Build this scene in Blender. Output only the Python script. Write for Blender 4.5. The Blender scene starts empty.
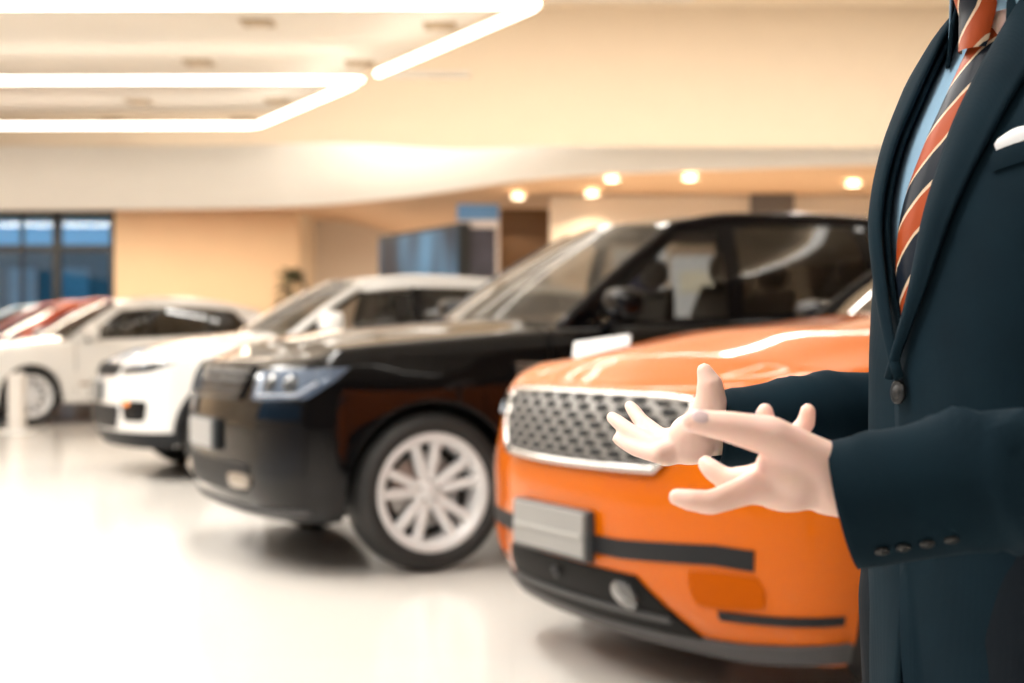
import bpy, math, random
import numpy as np
from mathutils import Vector, Matrix
random.seed(7)
C = bpy.context.scene.collection
PI = math.pi
R = math.radians

# ------------------------------------------------------------------ materials
def mat(name, col, rough=.5, metal=0., coat=0., emit=0., ecol=None, noise=0., nscale=20., bump=0., spec=.5,
        sss=0., sheen=0., trans=0., coatr=.03, coatior=0.):
    m = bpy.data.materials.new(name); m.use_nodes = True
    nt = m.node_tree; b = nt.nodes['Principled BSDF']
    b.inputs['Base Color'].default_value = (*col, 1)
    b.inputs['Roughness'].default_value = rough
    b.inputs['Metallic'].default_value = metal
    b.inputs['Specular IOR Level'].default_value = spec
    b.inputs['Coat Weight'].default_value = coat
    b.inputs['Coat Roughness'].default_value = coatr
    if coat and coatior: b.inputs['Coat IOR'].default_value=coatior
    if sss:
        b.inputs['Subsurface Weight'].default_value = sss
        b.inputs['Subsurface Radius'].default_value = (.012, .004, .002)
        b.inputs['Subsurface Scale'].default_value = 1.
    if sheen:
        b.inputs['Sheen Weight'].default_value = sheen
        b.inputs['Sheen Roughness'].default_value = .4
    if trans: b.inputs['Transmission Weight'].default_value = trans
    if emit:
        b.inputs['Emission Color'].default_value = (*(ecol or col), 1)
        b.inputs['Emission Strength'].default_value = emit
    if noise or bump:
        tc = nt.nodes.new('ShaderNodeTexCoord'); n = nt.nodes.new('ShaderNodeTexNoise')
        n.inputs['Scale'].default_value = nscale; n.inputs['Detail'].default_value = 4
        nt.links.new(tc.outputs['Object'], n.inputs['Vector'])
        if noise:
            mx = nt.nodes.new('ShaderNodeMix'); mx.data_type = 'RGBA'
            mx.inputs[6].default_value = (*[c*(1-noise) for c in col], 1)
            mx.inputs[7].default_value = (*[min(1, c*(1+noise)) for c in col], 1)
            nt.links.new(n.outputs['Fac'], mx.inputs[0]); nt.links.new(mx.outputs[2], b.inputs['Base Color'])
        if bump:
            bp = nt.nodes.new('ShaderNodeBump'); bp.inputs['Strength'].default_value = bump
            bp.inputs['Distance'].default_value = .01
            nt.links.new(n.outputs['Fac'], bp.inputs['Height']); nt.links.new(bp.outputs['Normal'], b.inputs['Normal'])
    return m

def glass_mat(name, tint, gloss=.12):
    m = bpy.data.materials.new(name); m.use_nodes = True
    nt = m.node_tree; nt.nodes.clear()
    out = nt.nodes.new('ShaderNodeOutputMaterial'); mix = nt.nodes.new('ShaderNodeMixShader')
    tr = nt.nodes.new('ShaderNodeBsdfTransparent'); gl = nt.nodes.new('ShaderNodeBsdfGlossy')
    fr = nt.nodes.new('ShaderNodeFresnel'); fr.inputs['IOR'].default_value = 1.5
    ad = nt.nodes.new('ShaderNodeMath'); ad.operation = 'MAXIMUM'; ad.inputs[1].default_value = gloss
    tr.inputs['Color'].default_value = (*tint, 1)
    gl.inputs['Color'].default_value = (1, 1, 1, 1); gl.inputs['Roughness'].default_value = .015
    nt.links.new(fr.outputs[0], ad.inputs[0]); nt.links.new(ad.outputs[0], mix.inputs[0])
    nt.links.new(tr.outputs[0], mix.inputs[1]); nt.links.new(gl.outputs[0], mix.inputs[2])
    nt.links.new(mix.outputs[0], out.inputs['Surface'])
    return m

M = dict(
  orange=mat('orange_paint', (.60, .122, .0002), .4, .0, 1.0, noise=.03, nscale=300, coatior=1.32, spec=.05),
  black=mat('black_paint', (.003, .003, .0035), .3, 0., 1.0, noise=.05, nscale=300, spec=0., coatior=1.36),
  white=mat('white_paint', (.80, .79, .77), .3, 0., 1.0, noise=.01, nscale=300),
  red=mat('copper_red_paint', (.62, .09, .03), .3, .2, 1.0, noise=.03, nscale=300),
  ice=mat('pale_blue_paint', (.55, .66, .74), .3, .1, 1.0, noise=.02, nscale=300),
  gloss=mat('gloss_black_trim', (.004, .004, .005), .2, 0, .5, spec=.1, coatior=1.36, noise=.05, nscale=90),
  plastic=mat('dark_plastic', (.016, .017, .019), .55, spec=.2, noise=.1, nscale=160, bump=.03),
  greyplastic=mat('grey_plastic', (.06, .06, .063), .5, spec=.25, noise=.08, nscale=160),
  under=mat('underbody_black', (.008, .008, .008), .8, noise=.1),
  rubber=mat('tyre_rubber', (.012, .012, .012), .62, noise=.15, nscale=60, bump=.05),
  alloy=mat('silver_alloy', (.72, .72, .73), .35, .1, .3, noise=.03, nscale=40),
  steel=mat('brake_steel', (.35, .34, .33), .35, .9, noise=.1, nscale=60),
  chrome=mat('satin_chrome', (.55, .53, .51), .22, .9, noise=.03, nscale=60),
  grillemetal=mat('grille_metal', (.20, .19, .18), .45, .4, noise=.05, nscale=60),
  lens=mat('headlight_lens', (.10, .14, .21), .06, .2, 1.0, noise=.35, nscale=14),
  lensdark=mat('smoked_headlight_lens', (.04, .045, .05), .05, .2, 1.0, noise=.4, nscale=14),
  drl=mat('running_light_strip', (.40, .46, .55), .3, noise=.02),
  glint=mat('glint_glow', (.9, .28, .08), .2, emit=.9, noise=.05),
  plate=mat('plate_silver', (.30, .30, .295), .35, .2, noise=.05, nscale=30),
  plateframe=mat('plate_frame', (.04, .045, .05), .4, noise=.05),
  fog=mat('fog_glass', (.07, .07, .07), .12, .3, .8, noise=.1),
  seat=mat('dark_leather', (.018, .017, .016), .5, noise=.1, nscale=50, bump=.05),
  tanleather=mat('tan_leather', (.22, .15, .09), .5, noise=.1, nscale=50, bump=.05),
  glass=glass_mat('tinted_glass', (.62, .62, .60), .05), glassmid=glass_mat('mid_tinted_glass', (.34, .34, .33), .06),
  glassdark=glass_mat('privacy_glass', (.07, .07, .07), .06),
  wind=glass_mat('windscreen_glass', (.46, .43, .38), .13),
)

# ------------------------------------------------------------------ mesh helpers
def obj(name, verts, faces, m, parent=None, smooth=True, loc=None):
    me = bpy.data.meshes.new(name)
    me.from_pydata([tuple(v) for v in verts], [], [tuple(f) for f in faces])
    me.validate(); me.update()
    if smooth: me.polygons.foreach_set('use_smooth', [True]*len(me.polygons))
    o = bpy.data.objects.new(name, me); C.objects.link(o)
    if m: me.materials.append(m)
    if parent: o.parent = parent
    if loc: o.location = loc
    return o
def tag(o, label=None, cat=None, group=None, kind=None):
    if label: o['label'] = label
    if cat: o['category'] = cat
    if group: o['group'] = group
    if kind: o['kind'] = kind
    return o
def empty(name, loc=(0,0,0), rz=0.):
    o = bpy.data.objects.new(name, None); C.objects.link(o)
    o.location = loc; o.rotation_euler = (0,0,rz); o.empty_display_size = .1
    return o
def fixn(o):
    import bmesh
    bm = bmesh.new(); bm.from_mesh(o.data)
    bmesh.ops.recalc_face_normals(bm, faces=bm.faces); bm.to_mesh(o.data); bm.free()
    return o
class MB:
    def __init__(s): s.v=[]; s.f=[]
    def add(s, v, f):
        b=len(s.v); s.v += [Vector(p) for p in v]; s.f += [[i+b for i in q] for q in f]; return s
    def box(s, c, d, rz=0.):
        x,y,z=d[0]/2,d[1]/2,d[2]/2
        P=[Vector((a*x,b*y,e*z)) for e in (-1,1) for b in (-1,1) for a in (-1,1)]
        if rz:
            mt=Matrix.Rotation(rz,3,'Z'); P=[mt@p for p in P]
        c=Vector(c)
        return s.add([p+c for p in P],[(0,2,3,1),(4,5,7,6),(0,1,5,4),(2,6,7,3),(0,4,6,2),(1,3,7,5)])
    def tube(s, pts, r, n=10, closed=False, caps=True, flat=1., up=None):
        pts=[Vector(p) for p in pts]; N=len(pts)
        rr = r if hasattr(r,'__len__') else [r]*N
        V=[];F=[]; prev=None
        for i,p in enumerate(pts):
            a=pts[i-1] if (i>0 or closed) else p; b=pts[(i+1)%N] if (i<N-1 or closed) else p
            t=(b-a).normalized()
            if up is not None: nrm=(Vector(up)-t*Vector(up).dot(t)).normalized()
            elif prev is None:
                h=Vector((0,0,1)) if abs(t.z)<.9 else Vector((1,0,0))
                nrm=(h-t*h.dot(t)).normalized()
            else: nrm=(prev-t*prev.dot(t)).normalized()
            prev=nrm; bn=t.cross(nrm)
            for k in range(n):
                an=2*PI*k/n
                V.append(p+nrm*(math.cos(an)*rr[i])+bn*(math.sin(an)*rr[i]*flat))
        M_=N if closed else N-1
        for i in range(M_):
            j=(i+1)%N
            for k in range(n):
                l=(k+1)%n; F.append((i*n+k,i*n+l,j*n+l,j*n+k))
        if caps and not closed:
            F.append(tuple(range(n-1,-1,-1))); F.append(tuple((N-1)*n+k for k in range(n)))
        return s.add(V,F)
    def lathe(s, prof, n=40, axis='y', c=(0,0,0), closed=False):
        # prof: (radius, along)
        V=[];F=[];c=Vector(c);m=len(prof)
        for k in range(n):
            a=2*PI*k/n
            for (r,h) in prof:
                if axis=='y': V.append(c+Vector((r*math.cos(a),h,r*math.sin(a))))
                elif axis=='z': V.append(c+Vector((r*math.cos(a),r*math.sin(a),h)))
                else: V.append(c+Vector((h,r*math.cos(a),r*math.sin(a))))
        for k in range(n):
            l=(k+1)%n
            for i in range(m-1 if not closed else m):
                j=(i+1)%m
                F.append((k*m+i,k*m+j,l*m+j,l*m+i))
        return s.add(V,F)
    def ball(s, c, d, nu=16, nv=10, e=1., rot=None):
        V=[];F=[];c=Vector(c)
        sg=lambda x,p:math.copysign(abs(x)**p,x)
        for j in range(nv+1):
            th=-PI/2+PI*j/nv
            for i in range(nu):
                ph=2*PI*i/nu
                p=Vector((d[0]*sg(math.cos(th),e)*sg(math.cos(ph),e),d[1]*sg(math.cos(th),e)*sg(math.sin(ph),e),d[2]*sg(math.sin(th),e)))
                if rot is not None: p=rot@p
                V.append(c+p)
        for j in range(nv):
            for i in range(nu):
                k=(i+1)%nu; F.append((j*nu+i,j*nu+k,(j+1)*nu+k,(j+1)*nu+i))
        return s.add(V,F)
    def grid(s, g, flip=False):
        n=len(g); m=len(g[0]); V=[p for r in g for p in r]; F=[]
        for i in range(n-1):
            for j in range(m-1):
                q=(i*m+j,i*m+j+1,(i+1)*m+j+1,(i+1)*m+j); F.append(q[::-1] if flip else q)
        return s.add(V,F)
    def build(s, name, m, parent=None, smooth=True, bevel=0., sub=0, fix=True, loc=None):
        o=obj(name,s.v,s.f,m,parent,smooth,loc)
        if fix: fixn(o)
        if bevel:
            b=o.modifiers.new('b','BEVEL'); b.width=bevel; b.segments=3; b.limit_method='ANGLE'; b.angle_limit=R(40)
        if sub:
            b=o.modifiers.new('s','SUBSURF'); b.levels=sub; b.render_levels=sub
        return o
def bbox(name, c, d, m, parent=None, bevel=.01, rz=0., loc=None):
    return MB().box(c,d,rz).build(name,m,parent,smooth=False,bevel=bevel,loc=loc)

def curve(pts):
    xs=[p[0] for p in pts]; ys=[p[1] for p in pts]; n=len(xs)
    d=[(ys[i+1]-ys[i])/(xs[i+1]-xs[i]) for i in range(n-1)]
    ms=[d[0]]+[0 if d[i-1]*d[i]<=0 else 2*d[i-1]*d[i]/(d[i-1]+d[i]) for i in range(1,n-1)]+[d[-1]]
    def f(x):
        if x<=xs[0]: return ys[0]
        if x>=xs[-1]: return ys[-1]
        i=0
        while x>xs[i+1]: i+=1
        h=xs[i+1]-xs[i]; t=(x-xs[i])/h
        return ((2*t**3-3*t*t+1)*ys[i]+(t**3-2*t*t+t)*h*ms[i]+(-2*t**3+3*t*t)*ys[i+1]+(t**3-t*t)*h*ms[i+1])
    return f
lerp=lambda a,b,t:a+(b-a)*t
def squircle(n, m, k=.3):
    """grid of (a,b) in [-1,1] with rounded outline"""
    out=[]
    for j in range(m+1):
        row=[]
        for i in range(n+1):
            a=-1+2*i/n; b=-1+2*j/m
            row.append((a*math.sqrt(1-k*b*b), b*math.sqrt(1-k*a*a)))
        out.append(row)
    return out
def bil(c, a, b):
    """corners bl, br, tr, tl ; a,b in [-1,1]"""
    s=(a+1)/2; t=(b+1)/2
    return tuple((c[0][i]*(1-s)+c[1][i]*s)*(1-t)+(c[3][i]*(1-s)+c[2][i]*s)*t for i in (0,1))

# ------------------------------------------------------------------ the car
class Car:
    def __init__(s, p, root):
        s.p=p; s.root=root; s.L=p['L']; s.uD=p['uD']; s.n=p['n']
        s.fu0=curve(p['u0']); s.fw=curve(p['wid']); s.ft=curve(p['top'])
        s.uR=s.L-p['rD']; s.fur=curve(p['ur'])
        # arc length table of the front corner at z=.7
        s.tab=[(0.,0.)]; prev=None; q=0
        for i in range(201):
            ph=PI/2*i/200; pt=s._front(ph,.7,0)
            if prev: q+=math.hypot(pt[0]-prev[0],pt[1]-prev[1]); s.tab.append((q,ph))
            prev=pt
        s.q1=q; s.tab=sorted(set(s.tab))
        s.qR=s.q1+(s.uR-s.uD); s.qE=s.qR+1.2
        s.axles=p['axles']; s.RA=p['RA']; s.rt=p['rt']
    def V(s,u,y,z): return Vector((s.L/2-u,y,z))
    def W(s,u,z):
        w=s.fw(z)
        for a in s.p['axles']:
            w+=s.p.get('flare',.02)*math.exp(-((u-a)/.42)**2)*math.exp(-((z-.72)/.24)**2)
        w-=s.p.get('waist',.015)*math.exp(-((z-.52)/.14)**2)*math.exp(-((u-s.L*.5)/.8)**4)
        if u>s.L*.72: w-=.10*((u-s.L*.72)/(s.L*.28))**2*(.5+.5*min(1,max(0,(z-.6)/.4)))
        return w
    def _front(s,ph,z,ins):
        w=s.W(s.uD,z)-ins; e=2/s.n; u0=s.fu0(z)+ins
        return (s.uD-(s.uD-u0)*max(0,math.cos(ph))**e, w*max(0,math.sin(ph))**e)
    def unom(s,q):
        q=abs(q)
        if q<=s.q1: return s._front(s.ph(q),.7,0)[0]
        if q<=s.qR: return s.uD+q-s.q1
        return lerp(s.uR,s.L,min(1,(q-s.qR)/(s.qE-s.qR)))
    def ph(s,q):
        t=s.tab; lo,hi=0,len(t)-1
        if q>=t[-1][0]: return PI/2
        while hi-lo>1:
            mid=(lo+hi)//2
            if t[mid][0]<=q: lo=mid
            else: hi=mid
        a,b=t[lo],t[hi]
        return a[1]+(b[1]-a[1])*(q-a[0])/max(1e-9,b[0]-a[0])
    def ztop(s,q): return s.ft(s.unom(q))
    def S(s,q,z,ins=0.,rnd=True):
        sg=1 if q>=0 else -1; q=abs(q)
        if rnd:
            r=s.p.get('rnd',.06); d=s.ztop(q)-z
            if d<r: ins+=r-math.sqrt(max(0,r*r-(r-max(0,d))**2))
        if q<=s.q1: u,y=s._front(s.ph(q),z,ins)
        elif q<=s.qR:
            u=s.uD+q-s.q1; y=s.W(u,z)-ins
        else:
            ps=PI/2*min(1,(q-s.qR)/(s.qE-s.qR)); e=2/s.p.get('nr',3.)
            y=(s.W(s.uR,z)-ins)*max(0,math.cos(ps))**e
            u=s.uR+(s.L-s.fur(z)-ins-s.uR)*max(0,math.sin(ps))**e
        return s.V(u,y*sg,z)
    def N(s,q,z):
        e=.01
        a=s.S(q+e,z,rnd=False)-s.S(q-e,z,rnd=False); b=s.S(q,z+e)-s.S(q,z-e)
        n=a.cross(b); n.normalize()
        c=s.S(q,z); 
        if n.x*c.x*.3+n.y*c.y*2+ (n.x if abs(q)<s.q1*.7 else 0)*2 <0: n=-n
        return n
    def qu(s,u): return s.q1+u-s.uD
    def P(s,q,z,off): return s.S(q,z)+s.N(q,z)*off
    def patch(s,name,gr,off,m,depth=.03,parent=None,smooth=True,dome=0.):
        """gr: rows of (q,z)"""
        n=len(gr);k=len(gr[0]);g=[]
        for j,row in enumerate(gr):
            rr=[]
            for i,(q,z) in enumerate(row):
                dd=dome*(1-(2*i/(k-1)-1)**2)*(1-(2*j/(n-1)-1)**2) if dome else 0
                rr.append(s.P(q,z,off+dd))
            g.append(rr)
        mb=MB().grid(g)
        bd=[(0,i) for i in range(k)]+[(j,k-1) for j in range(1,n)]+[(n-1,i) for i in range(k-2,-1,-1)]+[(j,0) for j in range(n-2,0,-1)]
        f=[g[a][b] for a,b in bd]; bk=[s.P(*gr[a][b],off-depth) for a,b in bd]
        mb.grid([f+[f[0]],bk+[bk[0]]])
        return mb.build(name,m,parent or s.root,smooth=False if not smooth else True)
    def quad(s,name,c,off,m,depth=.03,parent=None,k=.0,n=12,mm=6,dome=0.):
        return s.patch(name,[[bil(c,a,b) for a,b in row] for row in squircle(n,mm,k)],off,m,depth,parent,dome=dome)
    def strip(s,name,pts,w,off,m,depth=.02,parent=None):
        pts=sum([[ (lerp(a[0],b[0],t/6),lerp(a[1],b[1],t/6)) for t in range(6)] for a,b in zip(pts,pts[1:])],[])+[pts[-1]]
        return s.patch(name,[[(q,z-w/2+w*j/3) for q,z in pts] for j in range(4)],off,m,depth,parent)
    def loop(s,name,pts,r,off,m,parent=None,closed=True,flat=1.):
        return MB().tube([s.P(q,z,off) for q,z in pts],r,8,closed,flat=flat).build(name,m,parent or s.root)
    def zbot(s,q):
        u=s.unom(q)
        for a in s.axles:
            if abs(u-a)<=s.RA+1e-6 and s.q1<=abs(q)+1e-6:
                return s.rt+math.sqrt(max(0,s.RA**2-(u-a)**2))
        if abs(q)<=s.q1: return s.p['zf']
        if abs(q)>=s.qR: return s.p['zr']
        t=(u-s.uD)/(s.uR-s.uD)
        return s.p['zs']
    def body(s):
        p=s.p; paint=p['paint']
        f=[s.q1*(1-math.cos(PI/2*i/16)) if False else s.q1*i/20 for i in range(21)]
        us=set()
        brk=[]
        for a in s.axles:
            for k in range(21): us.add(round(a-s.RA*math.cos(PI*k/20),5))
            us.add(round(a-s.RA-1e-4,5)); us.add(round(a+s.RA+1e-4,5))
        for b in p['doors']:
            us.add(round(b-.004,5)); us.add(round(b+.004,5))
        u=s.uD
        while u<s.uR:
            if all(abs(u-x)>.03 for x in us) : us.add(round(u,5))
            u+=.09
        us=[x for x in sorted(us) if s.uD+.005<x<s.uR-.005]
        qs=f+[s.qu(x) for x in us]+[s.qR+(s.qE-s.qR)*i/14 for i in range(15)]
        ts=[0,.05,.1,.16,.22,.28,.34,.4,.46,.52,.58,.64,.7,.75,.8,.84,.87,.9,.92,.94,.955,.97,.98,.99,1.]
        def col(q):
            zb=s.zbot(q); zt=s.ztop(q)
            c=[s.S(q,zb,.12,False),s.S(q,zb,.02,False)]+[s.S(q,lerp(zb,zt,t)) for t in ts]
            return c
        cols={}
        for q in qs: cols[q]=col(q)
        doors=p['doors']
        shell=MB(); dm=[]
        def region(q):
            u=s.unom(q)
            if q<s.q1 or q>s.qR: return -1
            for i in range(len(doors)-1):
                if doors[i]<u<doors[i+1]: return i
            return -1
        for sg in (1,-1):
            dparts=[MB() for _ in range(len(doors)-1)]
            for a,b in zip(qs,qs[1:]):
                if b-a<2e-4: continue
                gap=s.q1<a and b<s.qR and abs((b-a)-.008)<1e-4 and any(abs(s.unom((a+b)/2)-d)<.002 for d in doors)
                ca=[Vector((v.x,v.y*sg,v.z)) for v in cols[a]]; cb=[Vector((v.x,v.y*sg,v.z)) for v in cols[b]]
                r=region((a+b)/2)
                if gap or r>=0:
                    shell.grid([ca[:6],cb[:6]])
                    if not gap: dparts[r].grid([ca[5:],cb[5:]])
                else: shell.grid([ca,cb])
            for i,d in enumerate(dparts):
                o=d.build('door',paint,s.root,fix=False); merge(o); dm.append(o)
                u=lerp(doors[i],doors[i+1],.80); zh=s.ft(u)-.16
                h=MB().tube([s.P(sg*s.qu(u-.10),zh,.004),s.P(sg*s.qu(u-.085),zh,.03),s.P(sg*s.qu(u+.085),zh+.004,.03),s.P(sg*s.qu(u+.10),zh+.004,.004)],.014,8)
                h.build('door_handle',p.get('handle',paint),o)
        o=shell.build('body_shell',paint,s.root,fix=False); merge(o); s.shell=o
        # hood
        hq=[q for q in qs if s.unom(q)<=p['uC'] and q<s.qR]
        g=[]
        for q in hq:
            e=s.S(q,s.ztop(q)); u=s.L/2-e.x; ye=max(.001,e.y)
            rel=min(1,max(0,(u-.12)/.6)); crown=p['crown']*rel*min(1,ye/.75)
            row=[]
            for k in range(29):
                v=-math.sin(PI/2*(1-2*k/28)); y=ye*v
                z=s.ztop(q)+crown*(1-abs(v)**2.4)
                z+=p.get('bulge',.012)*rel*(1/(1+math.exp(-(ye*(1-abs(v))-.22)/.02)))
                row.append(s.V(u,y,z))
            g.append(row)
        h=MB().grid(g).build('hood',paint,s.root,fix=False); merge(h); s.hood=h
        # rear deck / parcel shelf
        rq=[q for q in qs if q>=s.qR-.05]
        MB().grid([[s.V(s.L/2-s.S(q,s.ztop(q)).x, s.S(q,s.ztop(q)).y*(1-2*k/8), s.ztop(q)) for k in range(9)] for q in rq]).build('rear_deck',paint,s.root)
        # underside, wheel wells
        MB().box((0,0,.33),(s.L-.7,1.15,.16)).build('underbody',M['under'],s.root,smooth=False)
        MB().box((0,0,.36),(s.L-1.9,1.6,.10)).build('cabin_floor',M['under'],s.root,smooth=False)
        MB().box((s.L/2-.75,0,.62),(.9,1.15,.5)).build('engine_bay',M['under'],s.root,smooth=False)
        for a in s.axles:
            for sg in (1,-1):
                w=MB(); y0=s.W(a,.8)-.03; y1=y0-.42; gg=[]
                for k in range(17):
                    an=PI*k/16; gg.append([s.V(a-math.cos(an)*(s.RA+.005),sg*y0,s.rt+math.sin(an)*(s.RA+.005)),s.V(a-math.cos(an)*(s.RA+.005),sg*y1,s.rt+math.sin(an)*(s.RA+.005))])
                w.grid(gg); c=s.V(a,sg*y1,s.rt)
                for k in range(16): w.add([c,gg[k][1],gg[k+1][1]],[(0,1,2)])
                w.build('wheel_well',M['under'],s.root)
        if p.get('archtrim'):
            for a in s.axles:
                for sg in (1,-1):
                    pts=[(sg*s.qu(a-s.RA*math.cos(PI*k/24)),s.rt+s.RA*math.sin(PI*k/24)) for k in range(25)]
                    rows=[[(sg*s.qu(a-(s.RA+d)*math.cos(PI*k/24)),max(p['zs'],s.rt-.1*(1 if k in(0,24) else 0)+(s.RA+d)*math.sin(PI*k/24))) for k in range(25)] for d in (.0,.03,.06)]
                    s.patch('wheel_arch_trim',rows,.008,p['archtrim'],.02)
    def greenhouse(s):
        p=s.p; paint=p['paint']; g=p['gh']; fr=g.get('frame',M['gloss'])
        zr=curve(g['rail']); yr=curve(g['yr'])
        def Pb(u):
            e=s.S(s.qu(min(u,s.uR)) if u<=s.uR else s.qR+(u-s.uR)*.4, s.ft(u)); return Vector((u, e.y-.012, s.ft(u)-.012))
        def Pr(u): return Vector((u,yr(u),zr(u)))
        def pt(line,t,sg=1):
            ub,ur=line; a=Pb(ub); b=Pr(ur); q=a.lerp(b,t); q.y+=g.get('tumble',.035)*math.sin(PI*t)
            if line is cols[0]: q.z+=g.get('Abow',.03)*math.sin(PI*t)
            if line is cols[-1]: q.x+=g.get('Dbow',.05)*math.sin(PI*t)
            return Vector((q.x,q.y*sg,q.z))
        cols=g['cols']
        s.pt=pt; s.cols=cols
        rows=[0,g.get('t0',.05),g.get('t1',.90),1.]
        T=lambda v:s.V(v.x,v.y,v.z)
        for sg in (1,-1):
            frame=MB(); rail=MB()
            for ci in range(len(cols)-1):
                A,B=cols[ci],cols[ci+1]
                kind=g['kinds'][ci]
                n=max(2,int(abs(B[0]-A[0])/.12)+2)
                for ri in range(3):
                    gr=[]
                    for k in range(n+1):
                        w=k/n; ro=[]
                        for j in range(7):
                            t=lerp(rows[ri],rows[ri+1],j/6); a=pt(A,t,sg); b=pt(B,t,sg)
                            q=a.lerp(b,w)
                            # keep on rail curve at the top, belt curve at the bottom
                            um=lerp(lerp(A[0],B[0],w),lerp(A[1],B[1],w),t)
                            dz=(Pb(lerp(A[0],B[0],w)).z-lerp(Pb(A[0]).z,Pb(B[0]).z,w))*(1-t)+(zr(lerp(A[1],B[1],w))-lerp(zr(A[1]),zr(B[1]),w))*t
                            dy=(yr(lerp(A[1],B[1],w))-lerp(yr(A[1]),yr(B[1]),w))*t
                            q=Vector((q.x,q.y+dy*sg,q.z+dz)); ro.append(T(q))
                        gr.append(ro)
                    if kind!='p' and ri==1:
                        gl=MB().grid(gr).build('side_window',M[kind],s.root)
                    else: (rail if g.get('railpaint') and (ri==2 or (ci in (0,len(cols)-2) and not g.get('railtop'))) else frame).grid(gr)
            if rail.v: rail.build('roof_rail',g['railpaint'],s.root)
            o=frame.build('window_frame',fr,s.root)
        # windscreen, roof, backlight
        nv=16
        def cross(L,Rr,bowu,bowz):
            row=[]
            for k in range(nv+1):
                v=-1+2*k/nv; q=L.lerp(Rr,k/nv)
                row.append(T(Vector((q.x-bowu*(1-v*v),q.y,q.z+bowz*(1-v*v)))))
            return row
        A=cols[0]; D=cols[-1]
        ws=[cross(pt(A,t),pt(A,t,-1),lerp(g.get('bow0',.2),g.get('bow1',.09),t),lerp(.03,.045,t)) for t in [i/14*1.0 for i in range(15)]]
        MB().grid(ws).build('windshield',M['wind'],s.root)
        urs=[lerp(A[1],D[1],i/20) for i in range(21)]
        rf=[]
        for i,u in enumerate(urs):
            q=Pr(u); b=g.get('bow1',.09)*max(0,1-i/8); b2=g.get('bow2',.06)*max(0,(i-12)/8)
            rf.append(cross(q,Vector((q.x,-q.y,q.z)),b-b2,.045))
        o=MB().grid(rf).build('roof',g.get('roofmat',paint),s.root)
        rg=[cross(pt(D,t),pt(D,t,-1),-lerp(.10,g.get('bow2',.06),t),lerp(.0,.045,t)) for t in [i/10 for i in range(11)]]
        MB().grid(rg).build('rear_window',M['glassdark'],s.root)
        # windscreen pillars
        for sg in (1,-1):
            MB().tube([T(pt(A,t,sg)+Vector((.01,0,0))) for t in [i/12 for i in range(13)]]+[T(Pr(u)*1+Vector((0,0,0))) if sg>0 else T(Vector((Pr(u).x,-Pr(u).y,Pr(u).z))) for u in urs[1:]],g.get('pr',.032),8).build('roof_pillar',g.get('pillar',fr),s.root)
        # wiper arms, dashboard, seats
        zc=s.ft(A[0])
        m=p.get('interior',M['seat'])
        db=[]
        for (du,dz,w) in ((-.12,-.04,.72),(.10,.0,.76),(.38,.0,.76),(.50,-.06,.75),(.55,-.22,.74),(.45,-.4,.72)):
            db.append([s.V(A[0]+du,-w+2*w*k/8,zc+dz-.01*((k-4)/4)**2) for k in range(9)])
        MB().grid(db).build('dashboard',M['seat'],s.root)
        uu=A[0]+1.05
        for row_u,ys in ((uu,(.38,-.38)),(uu+.9,(.40,-.40))):
            for y in ys:
                st=empty_seat(s,row_u,y,zc,m)
        wc=s.V(A[0]+.62,.38,zc-.04)
        mb=MB(); ring=[]
        for k in range(24):
            an=2*PI*k/24; ring.append(wc+Vector((math.sin(an)*.185*.35,math.cos(an)*.185,math.sin(an)*.185*.93)))
        mb.tube(ring,.016,8,True)
        for an in (0,PI,-PI/2): mb.tube([wc,wc+Vector((math.sin(an)*.18*.35,math.cos(an)*.18,math.sin(an)*.18*.93))],.014,6)
        mb.ball(wc,(.03,.06,.06)); mb.build('steering_wheel',M['seat'],s.root)
    def mirrors(s,u,m,dz=.10,big=1.):
        for sg in (1,-1):
            b=s.S(sg*s.qu(u),s.ft(u)-.02)
            c=Vector((b.x,b.y+sg*.16,s.ft(u)+dz))
            mb=MB().ball(c,(.075*big,.125*big,.085*big),18,12,.6)
            o=mb.build('side_mirror',m,s.root)
            MB().tube([b+Vector((0,-sg*.02,0)),b+Vector((0,sg*.06,.03)),c+Vector((0,-sg*.06,-.06))],[.03,.028,.03],8).build('mirror_arm',M['gloss'],o)
            MB().ball(c+Vector((-.065*big,0,0)),(.012,.10*big,.065*big),14,8,.7).build('mirror_glass',M['gloss'],o)
    def wheels(s,kind='twin',rim=.27,m=None,steer=0.,blackout=None):
        m=m or M['alloy']; first=None
        for ai,a in enumerate(s.axles):
            for sg in (1,-1):
                loc=s.V(a,sg*(s.W(a,.6)-.125),s.rt)
                rz=(0 if sg>0 else PI)+(steer if ai==0 else 0)
                if first is None: first=make_wheel(s.root,kind,rim,s.rt,m); w=first
                else: w=copy_tree(first,s.root)
                w.location=loc; w.rotation_euler=(0,0,rz)
def empty_seat(car,u,y,zc,m):
    zb=zc-.42
    g=[]; 
    path=[(-.50,0.,.20),(-.48,.10,.24),(-.25,.12,.25),(0,.10,.25),(.06,.16,.25),(.12,.35,.255),(.20,.58,.23),(.23,.66,.20),(.26,.64,.2),(.25,.4,.23),(.18,.1,.25),(.14,-.02,.25)]
    for du,dz,w in path:
        g.append([car.V(u+du,y+w*math.sin(PI/2*(-1+2*k/8))+0,zb+dz+(.02*abs(-1+2*k/8)**3)) for k in range(9)])
    o=MB().grid(g).build('seat',m,car.root)
    hb=MB().ball(car.V(u+.24,y,zb+.76),(.05,.13,.085),14,10,.7)
    hb.tube([car.V(u+.23,y+.05,zb+.62),car.V(u+.24,y+.05,zb+.74)],.008,6); hb.tube([car.V(u+.23,y-.05,zb+.62),car.V(u+.24,y-.05,zb+.74)],.008,6)
    hb.build('headrest',m,o)
    return o
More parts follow.
